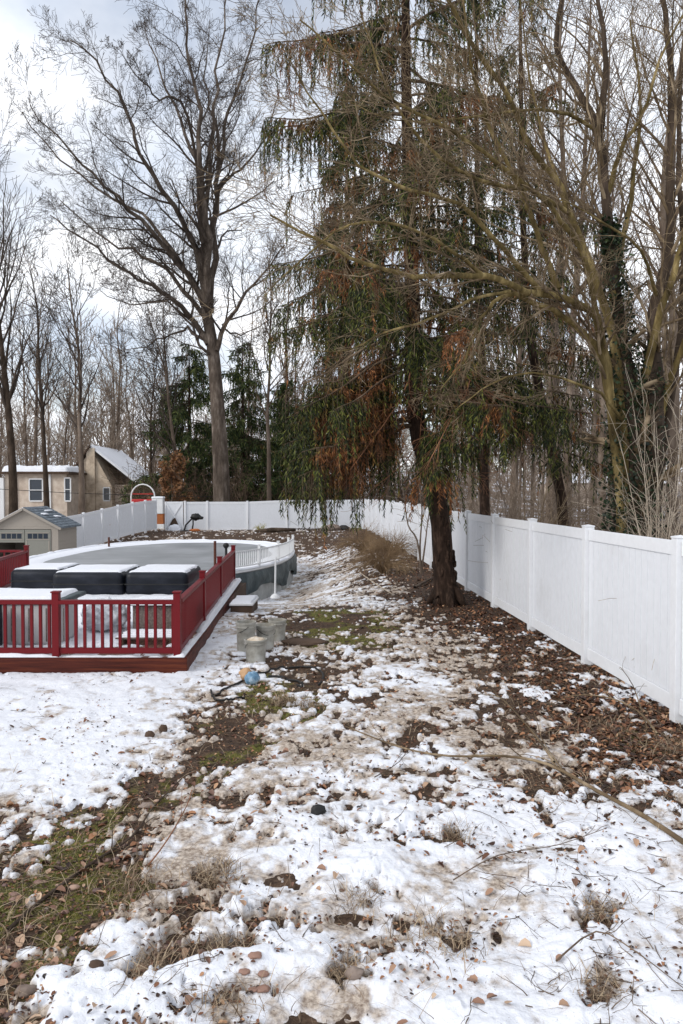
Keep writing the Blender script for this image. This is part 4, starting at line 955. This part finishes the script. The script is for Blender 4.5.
# black covered blocks (foam covers) in a row
def block(x0, x1, y0, y1, h, label, seed, tilt=0):
    h -= .09
    t = empty('cover_block', ((x0+x1)/2, (y0+y1)/2, zt), label, 'cover', 'black covered blocks in a row at the back of the deck')
    m = MB(); m.box(x0, x1, y0, y1, zt+.01, zt+h, bev=.13); o = m.build('cushion_body', M['black'], t, smooth=True)
    m = MB(); m.box(x0-.006, x1+.006, y0-.006, y1+.006, zt+h*.52-.012, zt+h*.52+.012, bev=.008); m.build('seam', M['rubber'], t)
    snow_on(t, 'snow_cap', x0+.05, x1-.05, y0+.09, y1-.05, zt+h-.010, h=.035, seed=seed, ov=0)
block(-6.98, -5.92, 15.5, 16.9, .60, 'leftmost black covered block with snow on top', 1)
block(-5.88, -4.44, 14.95, 16.5, .60, 'middle black covered block with snow on top', 2)
block(-4.40, -3.12, 14.95, 16.5, .60, 'rightmost black covered block with snow on top', 3)
# hot tub at the left behind the front railing
t = empty('hot_tub', (-4.6, 11, zt), 'pale grey hot tub with a snowy lid behind the deck railing', 'hot tub')
m = MB(); m.box(-5.9, -3.90, 10.15, 10.95, zt+.02, zt+.60, bev=.06)
m.build('cabinet', M['spa'], t, smooth=True)
m = MB()
for k in range(9): m.box(-5.75+k*.24, -5.75+k*.24+.012, 10.135, 10.149, zt+.08, zt+.54)
m.build('trim', M['wicker'], t)
m = MB(); m.box(-5.95, -3.80, 10.1, 11.0, zt+.605, zt+.67, bev=.03); m.build('lid', M['tarp'], t, smooth=True)
snow_on(t, 'snow_cap', -5.95, -3.92, 10.1, 10.95, zt+.668, h=.05, seed=4)
m = MB(); m.box(-5.0, -4.62, 9.75, 10.05, zt+.01, zt+.62, bev=.03); tag(m.build('speaker_box', M['black'], smooth=True), 'tall black box standing at the left end of the deck railing', 'box')
# crumpled plastic sheeting
m = MB(); m.blob((-3.62, 11.3, zt+.24), (.34, .34, .26), 5, .22, 3.2, 2)
tag(m.build('plastic_sheeting', M['plastic'], smooth=True), 'crumpled clear plastic sheeting heaped beside the hot tub', 'plastic sheeting')
# brown bench box
t = empty('storage_bench', (-2.9, 11.4, zt), 'brown grey storage bench with snow behind the railing corner', 'bench')
m = MB(); m.box(-3.12, -2.36, 11.0, 11.7, zt+.10, zt+.44, bev=.015); m.build('box', M['wicker'], t)
m = MB(); m.box(-3.16, -2.32, 10.96, 11.74, zt+.445, zt+.475, bev=.01); m.build('lid', M['wicker'], t)
for x in (-3.08, -2.44):
    m = MB(); m.box(x, x+.05, 11.05, 11.1, zt+.01, zt+.098); m.build('leg', M['brown'], t)
snow_on(t, 'snow_cap', -3.16, -2.32, 10.96, 11.74, zt+.474, h=.018, seed=6)
t = empty('slatted_pallet', (-2.9, 10.5, zt), 'low grey slatted pallet with snow in front of the storage bench', 'pallet')
for k in range(4):
    m = MB(); m.box(-3.15, -2.3, 10.25+k*.16, 10.36+k*.16, zt+.09, zt+.115, bev=.003); m.build('slat', M['wicker'], t)
    snow_on(t, 'snow_strip', -3.15, -2.3, 10.25+k*.16, 10.36+k*.16, zt+.116, h=.014, ov=.0, seed=k, ny=8)
for x in (-3.1, -2.4):
    m = MB(); m.box(x, x+.06, 10.25, 10.86, zt+.01, zt+.088); m.build('runner', M['brown'], t)

# ---------------------------------------------------------------- pool
pc = (-5.92, 25.4); PA, PB_, PE = 4.2, 7.2, 2.3; zr = .20
def pcurve(n, off=0.):
    out = []
    for i in range(n):
        a = i*2*PI/n; c = math.cos(a); s = math.sin(a); k = (abs(c)**PE+abs(s)**PE)**(-1/PE)
        out.append((pc[0]+(PA+off)*k*c, pc[1]+(PB_+off)*k*s))
    return out
pool = empty('swimming_pool', (pc[0], pc[1], -.9), 'oval above ground pool frozen over with a snowy rim', 'pool')
def ring(prof, name, mat, n=160, smooth=True, zfun=None):
    V = []; k = len(prof)
    for off, z in prof:
        for i, (x, y) in enumerate(pcurve(n, off)): V.append((x, y, z+(zfun(x, y, off, z) if zfun else 0)))
    idx = np.arange(k*n).reshape(k, n); Fq = np.stack([idx[:-1], np.roll(idx, -1, 1)[:-1], np.roll(idx, -1, 1)[1:], idx[1:]], -1).reshape(-1, 4)
    return link(name, np_mesh(name, V, Fq, smooth), mat, pool, True)
ring([(0, -1.2), (0, zr-.05)], 'wall', M['poolwall'])
ring([(-.12, zr-.03), (-.12, zr), (.06, zr), (.06, zr-.07), (-.0, zr-.07)], 'rim', M['white'], smooth=False)
ring([(-.15, zr+.001), (-.12, zr+.03), (-.03, zr+.045), (.04, zr+.035), (.07, zr+.004)], 'rim_snow', M['snow_clean'], zfun=lambda x, y, o, z: (.02*float(vn(x*3, y*3, 1)) if z > zr+.02 else 0))
# snow that has drifted onto the ice along the rim
n = 160; V = []; offs = [-.14, -.35, -.6, -.75]
for j, o in enumerate(offs):
    for x, y in pcurve(n, o-(.5*abs(float(vn(x0 := 0, 0, 0))) if False else 0)):
        w = .5+1.1*float(vn(x*.5+3, y*.5, 2)); kx = (pc[0]-x)*.02*max(0, w)*j; ky = (pc[1]-y)*.02*max(0, w)*j
        V.append((x+kx, y+ky, zr-.04+[.05, .045, .02, -.05][j]))
idx = np.arange(4*n).reshape(4, n); Fq = np.stack([idx[:-1], np.roll(idx, -1, 1)[:-1], np.roll(idx, -1, 1)[1:], idx[1:]], -1).reshape(-1, 4)
link('drift', np_mesh('drift', V, Fq), M['snow_clean'], pool, True)
ic = pcurve(n, -.02); V = [(pc[0], pc[1], zr-.06)]+[(x, y, zr-.05) for x, y in ic]
link('ice', np_mesh('ice', V, np.array([(0, 1+i, 1+(i+1) % n) for i in range(n)])), M['greyice'], pool, True)
# grey green tarp hanging off the wall on the near right side, in folds
V = []; rows = 9; cols = []
rr = np.random.RandomState(3)
cu = pcurve(720, .05); sel = [i for i in range(720) if (cu[i][0] > -4.6 and cu[i][1] < 29)]
sel = sorted(sel, key=lambda i: (i-540) % 720 if True else 0)
arc = [i for i in range(-130, 130)]
arc = [(i-100) % 720 for i in range(160)]
for a, i in enumerate(arc):
    x, y = cu[i]; nx, ny = (x-pc[0])/PA, (y-pc[1])/PB_; l = math.hypot(nx, ny); nx /= l; ny /= l
    hem = .50+.14*math.sin(a*.13)+.10*float(vn(a*.09, 0, 4))
    for j in range(rows):
        f = j/(rows-1); fo = .015+.05*f*(math.sin(a*.45+3*f)+.7*float(vn(a*.22, f*3, 3)))+.05*math.sin(f*PI)
        V.append((x+nx*fo, y+ny*fo, zr-.09-hem*f))
A_ = len(arc); idx = np.arange(A_*rows).reshape(A_, rows); Fq = np.stack([idx[:-1, :-1], idx[1:, :-1], idx[1:, 1:], idx[:-1, 1:]], -1).reshape(-1, 4)
link('tarp', np_mesh('tarp', V, Fq), M['tarp'], pool, True)
# white picket fence standing on the rim, near right side
pk = MB(); cu = pcurve(1600, .03); L = 0; last = None; sp = []; ctr = -230
for i in range(-330, 60):
    x, y = cu[i % 1600]
    if x < -3.0 or y < 18: continue
    if last is None or math.hypot(x-last[0], y-last[1]) > .095: sp.append((x, y)); last = (x, y)
pfm = MB()
for i in range(len(sp)-1): pfm.bar((sp[i][0], sp[i][1], zr+.10), (sp[i+1][0], sp[i+1][1], zr+.10), .04, .035)
pf = pfm.build('pool_railing', M['white'], pool)
for i, (x, y) in enumerate(sp):
    if i % 14 == 0:
        m = MB(); m.box(x-.035, x+.035, y-.035, y+.035, zr+.01, zr+.62, bev=.004); m.box(x-.045, x+.045, y-.045, y+.045, zr+.622, zr+.645); m.build('post', M['white'], pf)
    else: pk.box(x-.013, x+.013, y-.013, y+.013, zr+.10, zr+.50)
pk.build('pickets', M['white'], pf)
m = MB()
for i in range(len(sp)-1):
    for z in (.51,): m.bar((sp[i][0], sp[i][1], zr+z), (sp[i+1][0], sp[i+1][1], zr+z), .04, .035)
m.build('hand_rail', M['white'], pf)
q = P(275, 560, 19.2); m = MB(); m.tube([(q.x, q.y, -.36), (q.x+.02, q.y-.02, zr+.45)], .025, 8); m.lathe([(.11, 0), (.13, .03), (.09, .09), (.03, .13)], (q.x, q.y-.02, -.44)); m.build('support_post', M['white'], pool)
q = P(109, 552, 29); m = MB(); m.tube([(q.x, q.y, zr-.06), (q.x, q.y, zr+.36)], .04, 8); m.build('standpipe', M['rust'], pool)
q = P(215, 548, 18.1)
for dx in (0,): m = MB(); m.tube([(q.x, q.y, zt), (q.x, q.y, 1.13)], .035, 8); tag(m.build('metal_post', M['rust']), 'rusty dark metal post just inside the far end of the deck railing', 'post')
q = P(226, 545, 18.3); m = MB(); m.lathe([(.03, .0), (.06, .03), (.08, .08), (.06, .12), (.03, .14)], (q.x, q.y, .93)); m.tube([(q.x, q.y, zt), (q.x, q.y, .95)], .03, 8)
tag(m.build('lamp_post', M['rubber'], smooth=True), 'short black lamp beside the far end of the deck railing', 'lamp')

# step block beside the deck
t = empty('step', (-1.95, 14.6, 0), 'snow topped step against the right side of the deck', 'step')
x0, y0 = -2.14, 14.2
m = MB(); m.box(x0, x0+.42, y0, y0+.95, -.1, .14, bev=.01); m.build('base', M['brown'], t)
m = MB(); m.box(x0-.02, x0+.44, y0-.03, y0+.98, .142, .18, bev=.01); m.build('tread', M['white'], t)
snow_on(t, 'snow_cap', x0, x0+.42, y0, y0+.95, .182, h=.035, ov=.0, seed=3)

# buckets
def bucket(x, y, label, fill, h=.37, R=.15, handle=True, tint='bucket'):
    z = top_h(x, y)-.01; t = empty('bucket', (x, y, z), label, 'bucket', 'plastic buckets beside the deck')
    m = MB(); n = 32
    prof = [(R*.86, 0), (R*.87, .01), (R*.95, h*.80), (R*1.03, h*.81), (R*1.03, h*.84), (R*.97, h*.85), (R*.98, h*.92), (R*1.04, h*.93), (R*1.04, h), (R*.95, h), (R*.93, h*.8), (R*.84, .02)]
    m.lathe(prof, (x, y, z), n); m.build('pail', M[tint], t, smooth=False)
    if fill:
        m = MB(); m.blob((x, y, z+h*(.86 if fill > 1 else .7)), (R*.9, R*.9, h*(.22 if fill > 1 else .1)), 4, .12, 3, x*7); m.build('contents', M['dirtysnow'], t, smooth=True)
    if handle:
        a0 = random.random()*6; m = MB(); m.tube([(x+math.cos(a0)*R*1.05*math.cos(b)-math.sin(a0)*R*.9*math.sin(b), y+math.sin(a0)*R*1.05*math.cos(b)+math.cos(a0)*R*.9*math.sin(b), z+h*.87-.10*math.sin(b)) for b in [PI*k/10 for k in range(11)]], .004, 5); m.build('handle', M['rubber'], t)
g1 = G(245, 654); g2 = G(256, 661); g3 = G(262, 652); g4 = G(277, 641)
bucket(g1[0], g1[1]+.05, 'tall grey bucket at the back left of the bucket cluster', 0, h=.42, R=.145)
bucket(g2[0], g2[1]-.08, 'front bucket heaped with dirty tan snow', 2, h=.33, R=.150)
bucket(g3[0]+.03, g3[1]+.15, 'pale bucket behind the heaped one, right side of the cluster', 1, h=.36, R=.145)
bucket(g4[0], g4[1], 'lone grey bucket standing right of the cluster', 1, h=.35, R=.14)
# lump of blue and tan cloth, hose
x, y, _ = G(249, 686); z = top_h(x, y)
t = empty('ball', (x, y, z), 'half deflated blue and tan ball beside the black hose', 'ball')
m = MB(); m.blob((x+.03, y, z+.07), (.095, .09, .085), 3, .15, 2, 1); m.build('blue_half', M['blue'], t, smooth=True)
m = MB(); m.blob((x-.05, y+.04, z+.11), (.08, .07, .075), 3, .25, 2, 4); m.build('tan_half', M['tan'], t, smooth=True)
def hose(name, pix, label, rad=.012, mat='rubber'):
    pts = [Vector(G(*p)) for p in pix]; out = []
    n = len(pts)
    for i in range(n-1):
        p0, p1, p2, p3 = pts[max(i-1, 0)], pts[i], pts[i+1], pts[min(i+2, n-1)]
        for s in range(8):
            t = s/8; q = .5*((2*p1)+(-p0+p2)*t+(2*p0-5*p1+4*p2-p3)*t*t+(-p0+3*p1-3*p2+p3)*t**3); out.append((q.x, q.y, top_h(q.x, q.y)+rad*.9+.005))
    m = MB(); m.tube(out, rad, 8); return tag(m.build(name, M[mat], smooth=True), label, 'hose')
hose('hose', [(211, 700), (222, 693), (235, 687), (245, 682), (262, 675), (285, 669), (305, 668), (320, 672), (323, 680), (318, 688)], 'black hose curving behind the ball on the mud, longest of the loops')
hose('hose', [(268, 680), (285, 681), (298, 684), (302, 690), (296, 688)], 'black hose tail looping in front of the dark mud patch', .014)
hose('hose', [(210, 694), (214, 702), (230, 703), (245, 700)], 'short black hose end lying left of the ball', .012)
# dark flat stone slab and rocks
def rock(px, py, s, label, seed, mat='rock', sq=.4, name='rock', cat='rock'):
    x, y, _ = G(px, py); m = MB(); m.blob((x, y, top_h(x, y)+s*sq*.35), (s, s*.7, s*sq), 3, .3, 1.6, seed); return tag(m.build(name, M[mat], smooth=True), label, cat)
rock(305, 643, .33, 'flat dark slab lying right of the lone bucket', 1, 'brown', .12)
rock(318, 826, .055, 'small black lump lying on the snow below centre', 2, 'rubber', .8, 'lump', 'lump')
rock(148, 742, .045, 'dark clod sticking out of the snow left of the green strip', 3, 'brown', .9, 'clod', 'clod')
rock(162, 737, .04, 'smaller dark clod beside the other on the lawn snow', 4, 'brown', 1.1, 'clod', 'clod')
rock(20, 1000, .05, 'round reddish stone at the near left corner', 5, 'rock', .5); rock(92, 987, .035, 'dark stone in the mud near the bottom left', 6, 'brown', .5)
rock(355, 998, .045, 'dark purple stone in a snow hole at the bottom centre', 7, 'rock', .6); rock(145, 810, .06, 'brown stone on the left edge of the green strip', 8, 'rock', .35)
for i, (px, py, s, lab) in enumerate([(254, 986, .034, 'reddish flat pebble, top of the cluster in the snow hollow'), (243, 997, .028, 'reddish flat pebble, left of the cluster in the snow hollow'), (262, 997, .028, 'reddish flat pebble, right of the cluster in the snow hollow'), (262, 1007, .034, 'reddish flat pebble, lowest of the cluster in the snow hollow'), (252, 1008, .024, 'smallest flat pebble at the bottom of the snow hollow')]):
    rock(px, py, s, lab, 20+i, 'pebble', .35, 'flat_pebble', 'pebble')
def farrock(px, d, s, label, seed, mat, sq=.5, name='rock', cat='rock'):
    x = (px-341.5)*d/F; m = MB(); m.blob((x, d, top_h(x, d)+s*sq*.4), (s, s*.6, s*sq), 3, .25, 1.8, seed); return tag(m.build(name, M[mat], smooth=True), label, cat)
farrock(332, 44.5, .55, 'brown boulder at the foot of the back fence', 11, 'rock'); farrock(344, 44.8, .35, 'black lump beside the boulder at the back fence', 12, 'rubber', .6, 'lump', 'lump')
farrock(195, 43.8, .32, 'orange brick lump by the black machine at the back fence', 13, 'orange', .35, 'brick', 'brick')
x = (275-341.5)*43/F; m = MB(); m.tube([(x-1.2, 43.2, -.0), (x-.2, 43, .12), (x+1.2, 42.6, .16)], [.10, .15, .09], 8); tag(m.build('log', M['bark_dark'], smooth=True), 'dark log lying before the back fence', 'log')
x = (261-341.5)*43.6/F; arching_bush((x, 43.6, -.1), 26, .75, 'yellow', 'small yellow green plant before the back fence', 5, twl=.3, kids=4, name='shrub', cat='shrub', r0=.02) if M.setdefault('yellow', noisy('yellow', (.25, .22, .05), (.45, .40, .10), 5, .8, 0)) else 0
# black folded garden machine leaning on the back fence
t = empty('garden_machine', ((192-341.5)*44.2/F, 44.2, -.1), 'black garden machine with a bulky head leaning on the back fence', 'garden machine')
cx = (190-341.5)*44.2/F; z0 = -.15
m = MB(); m.tube([(cx-.35, 44.0, z0), (cx-.25, 44.1, z0+.5), (cx+.15, 44.3, z0+.95)], .05, 8); m.tube([(cx+.12, 44.0, z0), (cx+.2, 44.1, z0+.55), (cx+.15, 44.3, z0+.95)], .045, 8); m.tube([(cx-.35, 44, z0+.05), (cx+.12, 44, z0+.05)], .04, 8); m.build('legs', M['rubber'], t, smooth=True)
m = MB(); m.blob((cx+.30, 44.3, z0+1.0), (.30, .16, .20), 3, .35, 2, 3); m.blob((cx+.62, 44.3, z0+.93), (.16, .12, .10), 3, .3, 2, 5); m.build('head', M['rubber'], t, smooth=True)
m = MB(); m.blob((cx-.2, 43.95, z0+.1), (.35, .18, .12), 3, .3, 2, 6); m.build('base', M['rubber'], t, smooth=True)

# ---------------------------------------------------------------- shed
zs = -.76; sh = empty('garden_shed', (-12.85, 31, zs), 'beige garden shed with a grey shingle roof beyond the deck', 'shed')
xl, xr, yf, yb = -14.2, -11.5, 30.0, 32.1; ze = .92; zp = 1.66; xm = -12.85
m = MB()
nb = 11; sh_h = (ze-zs)/nb
for k in range(nb):   # lapped siding, right side and back; front beside the doors
    z = zs+k*sh_h
    m.box(xr-.05+.004*(k % 2), xr, yf+.05, yb, z, z+sh_h-.012)
    m.box(xl, xl+.05, yf+.05, yb, z, z+sh_h-.012)
m.box(xr-.045, xr-.012, yf+.05, yb-.01, zs, ze); m.box(xl+.012, xl+.045, yf+.05, yb-.01, zs, ze)
m.box(xl+.05, xr-.05, yb-.05, yb-.003, zs, ze)
m.box(xl, xl+.28, yf, yf+.048, zs, ze); m.box(xr-.28, xr, yf, yf+.048, zs, ze)
m.box(xl+.28, xr-.28, yf, yf+.048, ze-.1, ze)
m.poly([(xl, yf, ze+.002), (xr, yf, ze+.002), (xm, yf, zp-.05)], Vector((0, .048, 0))); m.poly([(xl, yb-.05, ze+.002), (xr, yb-.05, ze+.002), (xm, yb-.05, zp-.05)], Vector((0, .045, 0)))
m.build('wall', M['shedwall'], sh)
m = MB(); m.box(xl+.05, xr-.05, yf+.1, yb-.06, zs, zs+.04); m.build('floor', M['brown'], sh)
rt = Vector((.13, 0, .06))
for sgn, mt, nm in ((1, 'shingle', 'roof'), (-1, 'snow_clean', 'roof')):
    m = MB(); e = xm+sgn*(xr-xm+.16); zz = ze-.07
    m.poly([(xm, yf-.14, zp), (e, yf-.14, zz), (e, yb+.12, zz), (xm, yb+.12, zp)], Vector((0, 0, .06)))
    o = m.build(nm, M[mt], sh)
    if sgn > 0:
        for k in range(9):
            f = (k+.15)/9; m = MB() if k == 0 else m2; m2 = m
            a = Vector((xm, 0, zp+.062)).lerp(Vector((e, 0, zz+.062)), f); b = Vector((xm, 0, zp+.062)).lerp(Vector((e, 0, zz+.062)), f+.1)
            m.poly([(a.x, yf-.13, a.z), (a.x, yb+.11, a.z), (b.x, yb+.11, b.z+.014), (b.x, yf-.13, b.z+.014)], Vector((0, 0, .004)))
        m2.build('shingle_courses', M['shingle'], o)
        m = MB(); m.blob((xm+.55, yf+.5, zp-.24), (.20, .25, .05), 3, .3, 2, 1); m.blob((xm+.75, yf+1.3, zp-.36), (.22, .25, .05), 3, .3, 2, 2); m.blob((xm+.35, yf+1.5, zp-.12), (.15, .4, .04), 3, .3, 2, 3); m.build('snow_patches', M['snow_clean'], o, smooth=True)
m = MB(); m.bar((xm, yf-.16, zp-.01), (xr+.17, yf-.16, ze-.09), .03, .09); m.bar((xm, yf-.16, zp-.01), (xl-.17, yf-.16, ze-.09), .03, .09); m.build('bargeboard', M['shedwall'], sh)
for dn, (a, b) in enumerate([(xl+.29, xm-.01), (xm+.01, xr-.29)]):
    zl = zs+.03; ztp = ze-.12; m = MB()
    lo = ztp-.52 if dn == 0 else zl
    m.box(a, b, yf-.03, yf-.002, lo, ztp, bev=.008)
    D = m.build('door', M['sheddoor'], sh)
    m = MB(); w = (b-a-.2)/4
    for k in range(4): m.box(a+.1+k*w+.02, a+.1+(k+1)*w-.02, yf-.04, yf-.032, ztp-.36, ztp-.16)
    m.build('window', M['glass'], D)
    m = MB(); m.box(a+.06, b-.06, yf-.045, yf-.033, ztp-.14, ztp-.11); m.box(a+.06, b-.06, yf-.045, yf-.033, ztp-.41, ztp-.38)
    if dn: m.box(a+.05, a+.09, yf-.045, yf-.033, zl+.05, ztp-.45); m.box(b-.09, b-.05, yf-.045, yf-.033, zl+.05, ztp-.45)
    m.build('trim', M['shedwall'], D)

# ---------------------------------------------------------------- houses
def window(parent, x0, x1, y, z0, z1):
    m = MB(); m.bar((x0, y, z0), (x1, y, z0), .06, .1); m.bar((x0, y, z1), (x1, y, z1), .06, .1); m.bar((x0, y, (z0+z1)/2), (x1, y, (z0+z1)/2), .05, .06)
    m.bar((x0, y, z0+.05), (x0, y, z1-.05), .09, .06); m.bar((x1, y, z0+.05), (x1, y, z1-.05), .09, .06)
    w = m.build('window', M['white'], parent); m = MB(); m.box(x0+.02, x1-.02, y+.02, y+.04, z0, z1); m.build('pane', M['glass'], w)
h = empty('stone_house', (-22, 64, 0), 'stone gabled house with snow on its steep roof beyond the left fence', 'house')
a = P(66, 505, 62).x; b = P(112, 505, 62).x; e = 2.8; ap = P(88, 447, 62).z; xm2 = P(87, 0, 62).x; yf = 62; yb = 70
m = MB(); m.poly([(a, yf, -.5), (b, yf, -.5), (b, yf, e), (xm2, yf, ap-.2), (a, yf, e)], Vector((0, yb-yf, 0))); m.build('wall', M['stone'], h)
m = MB(); br = P(137, 484, 62); m.poly([(xm2, yf-.12, ap-.05), (br.x, yf-.12, br.z), (br.x, yb+.4, br.z), (xm2, yb+.4, ap-.05)], Vector((0, 0, .25))); m.build('roof', M['snow_clean'], h)
m = MB(); m.poly([(xm2-.02, yf-.4, ap-.05), (a-.5, yf-.4, e-.35), (a-.5, yb+.4, e-.35), (xm2-.02, yb+.4, ap-.05)], Vector((0, 0, .2))); m.build('roof', M['brown'], h)
m = MB(); m.box(b+.01, br.x-.5, yf+.8, yb-.2, -.5, br.z-.05); m.build('side_wing', M['stucco'], h)
m = MB(); m.box(xm2-.35, xm2+.35, yf-.2, yf-.01, -.5, ap-.1); m.build('chimney', M['stone'], h)
window(h, xm2+1.0, xm2+1.55, yf-.04, 1.6, 2.7)
h = empty('flat_roofed_house', (-27, 58, 0), 'tan single storey house part with a low snowy roof at the left edge', 'house')
a = P(5, 505, 58).x; b = P(67, 505, 58).x; zt2 = P(0, 474, 58).z
m = MB(); m.box(a, b, 58, 65, -.5, zt2); m.build('wall', M['stucco'], h)
m = MB(); m.box(a-8, a-.01, 57.8, 66, -.5, zt2-.3); o = m.build('side_wall', M['white'], h)
m = MB(); m.box(a-.4, b+.3, 57.6, 65.2, zt2+.002, zt2+.18); R_ = m.build('roof', M['brown'], h)
snow_on(h, 'roof_snow', a-.2, b+.1, 57.9, 65, zt2+.185, h=.45, ov=.0, seed=2)
window(h, P(24, 0, 58).x, P(37.5, 0, 58).x, 57.95, P(0, 501, 58).z, P(0, 479, 58).z)
window(h, P(60, 0, 58).x, P(66, 0, 58).x, 57.95, P(0, 501, 58).z, P(0, 478, 58).z)
m = MB(); m.box(P(9.5, 0, 58).x, P(11.5, 0, 58).x, 57.9, 57.99, -.5, zt2-.01); m.box(P(44, 0, 58).x, P(46, 0, 58).x, 57.9, 57.99, -.5, zt2-.01); m.build('trim', M['white'], h)
for px, d, w, hh, yd, lab, wm in [(268, 72, 11, 2.6, 6, 'low far house with a snowy roof behind the spruces', 'stucco'), (150, 95, 12, 3.2, 6, 'far house with a snowy roof among the woods on the left', 'stucco'), (320, 90, 12, 4, 7, 'pale far house glimpsed behind the hanging spruce branches', 'white'), (610, 95, 14, 3.0, 7, 'far snow roofed house glimpsed through the right woods', 'stucco')]:
    x = (px-341.5)*d/F; gz = float(ground_base(x, d)); t = empty('far_house', (x, d, gz), lab, 'house')
    m = MB(); m.box(x-w/2, x+w/2, d, d+yd, gz-.5, gz+hh); m.build('wall', M[wm], t)
    m = MB(); m.poly([(x-w/2-.3, d-.4, gz+hh+.002), (x-w/2-.3, d+yd/2, gz+hh+1.3), (x-w/2-.3, d+yd+.4, gz+hh+.002)], Vector((w+.6, 0, 0))); m.build('roof', M['snow_clean'], t)
    for k in range(3): window(t, x-w/2+1+k*w/3.2, x-w/2+2.2+k*w/3.2, d-.04, gz+1, gz+hh-.4)
# things beyond the gap in the fence
x = (158-341.5)*47/F; t = empty('storage_box', (x, 47, 0), 'white box on an orange base seen through the fence gap', 'box')
m = MB(); m.box(x-.35, x+.35, 46.8, 47.3, .95, 1.95, bev=.03); m.build('body', M['white'], t)
m = MB(); m.box(x-.33, x+.36, 46.85, 47.3, .3, .945, bev=.02); m.build('base', M['orange'], t)
snow_on(t, 'snow_cap', x-.35, x+.35, 46.8, 47.3, 1.95, h=.10, seed=1)
m = MB(); m.box(x-.38, x+.40, 46.8, 47.35, -.2, .295, bev=.02); m.build('plinth', M['white'], t)
x = (143-341.5)*50/F; t = empty('garden_swing', (x, 50, 0), 'white hooped garden seat with a red cushion beyond the left fence', 'garden seat')
m = MB(); m.tube([(x-.75, 50, -.1), (x-.8, 50, 2.0)]+[(x-.8*math.cos(k*PI/10), 50, 2.0+.85*math.sin(k*PI/10)) for k in range(1, 10)]+[(x+.8, 50, 2.0), (x+.75, 50, -.1)], .05, 8); m.build('hoop', M['white'], t, smooth=True)
m = MB(); m.box(x-.7, x+.7, 49.7, 50.3, 1.55, 1.85, bev=.08); m.build('cushion', M['redplastic'], t, smooth=True)
m = MB(); m.bar((x-.7, 50, 2.2), (x+.7, 50, 2.2), .05, .06); m.bar((x-.7, 49.9, 1.5), (x+.7, 49.9, 1.5), .3, .05); m.build('frame', M['redplastic'], t)
# thin utility wire across the left woods
m = MB(); m.tube([tuple(P(-20, 488, 50)), tuple(P(70, 493, 50)), tuple(P(160, 496, 50)), tuple(P(230, 497, 51))], .02, 5); tag(m.build('wire', M['rubber']), 'thin wire strung between trees across the front of the houses', 'wire')

# ---------------------------------------------------------------- light
w = bpy.data.worlds.new('World'); sc.world = w; w.use_nodes = True; nt = w.node_tree
bg = nt.nodes['Background']; SKY = .10; bg.inputs['Strength'].default_value = SKY
sky = nt.nodes.new('ShaderNodeTexSky'); sky.sky_type = 'NISHITA'; sky.sun_disc = False
EL, AZ = math.radians(34), math.radians(236)   # azimuth clockwise from +Y: sun behind the camera, to its left
sky.sun_elevation = EL; sky.sun_rotation = AZ; sky.air_density = 1.0; sky.dust_density = .8
tc = nt.nodes.new('ShaderNodeTexCoord'); sx = nt.nodes.new('ShaderNodeSeparateXYZ'); nt.links.new(tc.outputs['Generated'], sx.inputs[0])
def mth(op, a, b=None):
    n = nt.nodes.new('ShaderNodeMath'); n.operation = op
    for i, v in enumerate((a, b)):
        if v is None: continue
        if hasattr(v, 'links'): nt.links.new(v, n.inputs[i])
        else: n.inputs[i].default_value = v
    return n.outputs[0]
dz = mth('ADD', mth('MAXIMUM', sx.outputs[2], 0.), .22)
cb = nt.nodes.new('ShaderNodeCombineXYZ'); nt.links.new(mth('DIVIDE', sx.outputs[0], dz), cb.inputs[0]); nt.links.new(mth('DIVIDE', sx.outputs[1], dz), cb.inputs[1])
def nz(scale, det, ro, off):
    mp = nt.nodes.new('ShaderNodeMapping'); mp.inputs['Location'].default_value = off; nt.links.new(cb.outputs[0], mp.inputs[0])
    n = nt.nodes.new('ShaderNodeTexNoise'); n.inputs['Scale'].default_value = scale; n.inputs['Detail'].default_value = det; n.inputs['Roughness'].default_value = ro; nt.links.new(mp.outputs[0], n.inputs[0]); return n.outputs['Fac']
c1 = nz(1.25, 6, .52, (.7, 1.9, 0)); c2 = nz(3.4, 5, .55, (4, 2, 1))
cov = ramp(nt, c1, [(.36, .42), (.54, 1)])
shade = ramp(nt, c2, [(.30, (6.9, 7.6, 8.8)), (.62, (10.9, 11.0, 11.3))])
col = mixc(nt, cov, sky.outputs[0], shade)
nt.links.new(col, bg.inputs['Color'])
sun = bpy.data.lights.new('sun', 'SUN'); sun.energy = 1.5; sun.angle = math.radians(22); sun.color = (1, .96, .90)
so = bpy.data.objects.new('sun', sun); C.objects.link(so)
dv = Vector((math.sin(AZ)*math.cos(EL), math.cos(AZ)*math.cos(EL), math.sin(EL))); so.rotation_euler = dv.to_track_quat('Z', 'Y').to_euler()
sc.view_settings.view_transform = 'Standard'; sc.view_settings.look = 'None'; sc.view_settings.gamma = 1; sc.view_settings.exposure = 0.34
sc.render.engine = 'CYCLES'; sc.cycles.max_bounces = 5; sc.cycles.diffuse_bounces = 3
print('TRIS', sum(len(o.data.polygons) for o in bpy.data.objects if o.type == 'MESH'), 'needles', n1)
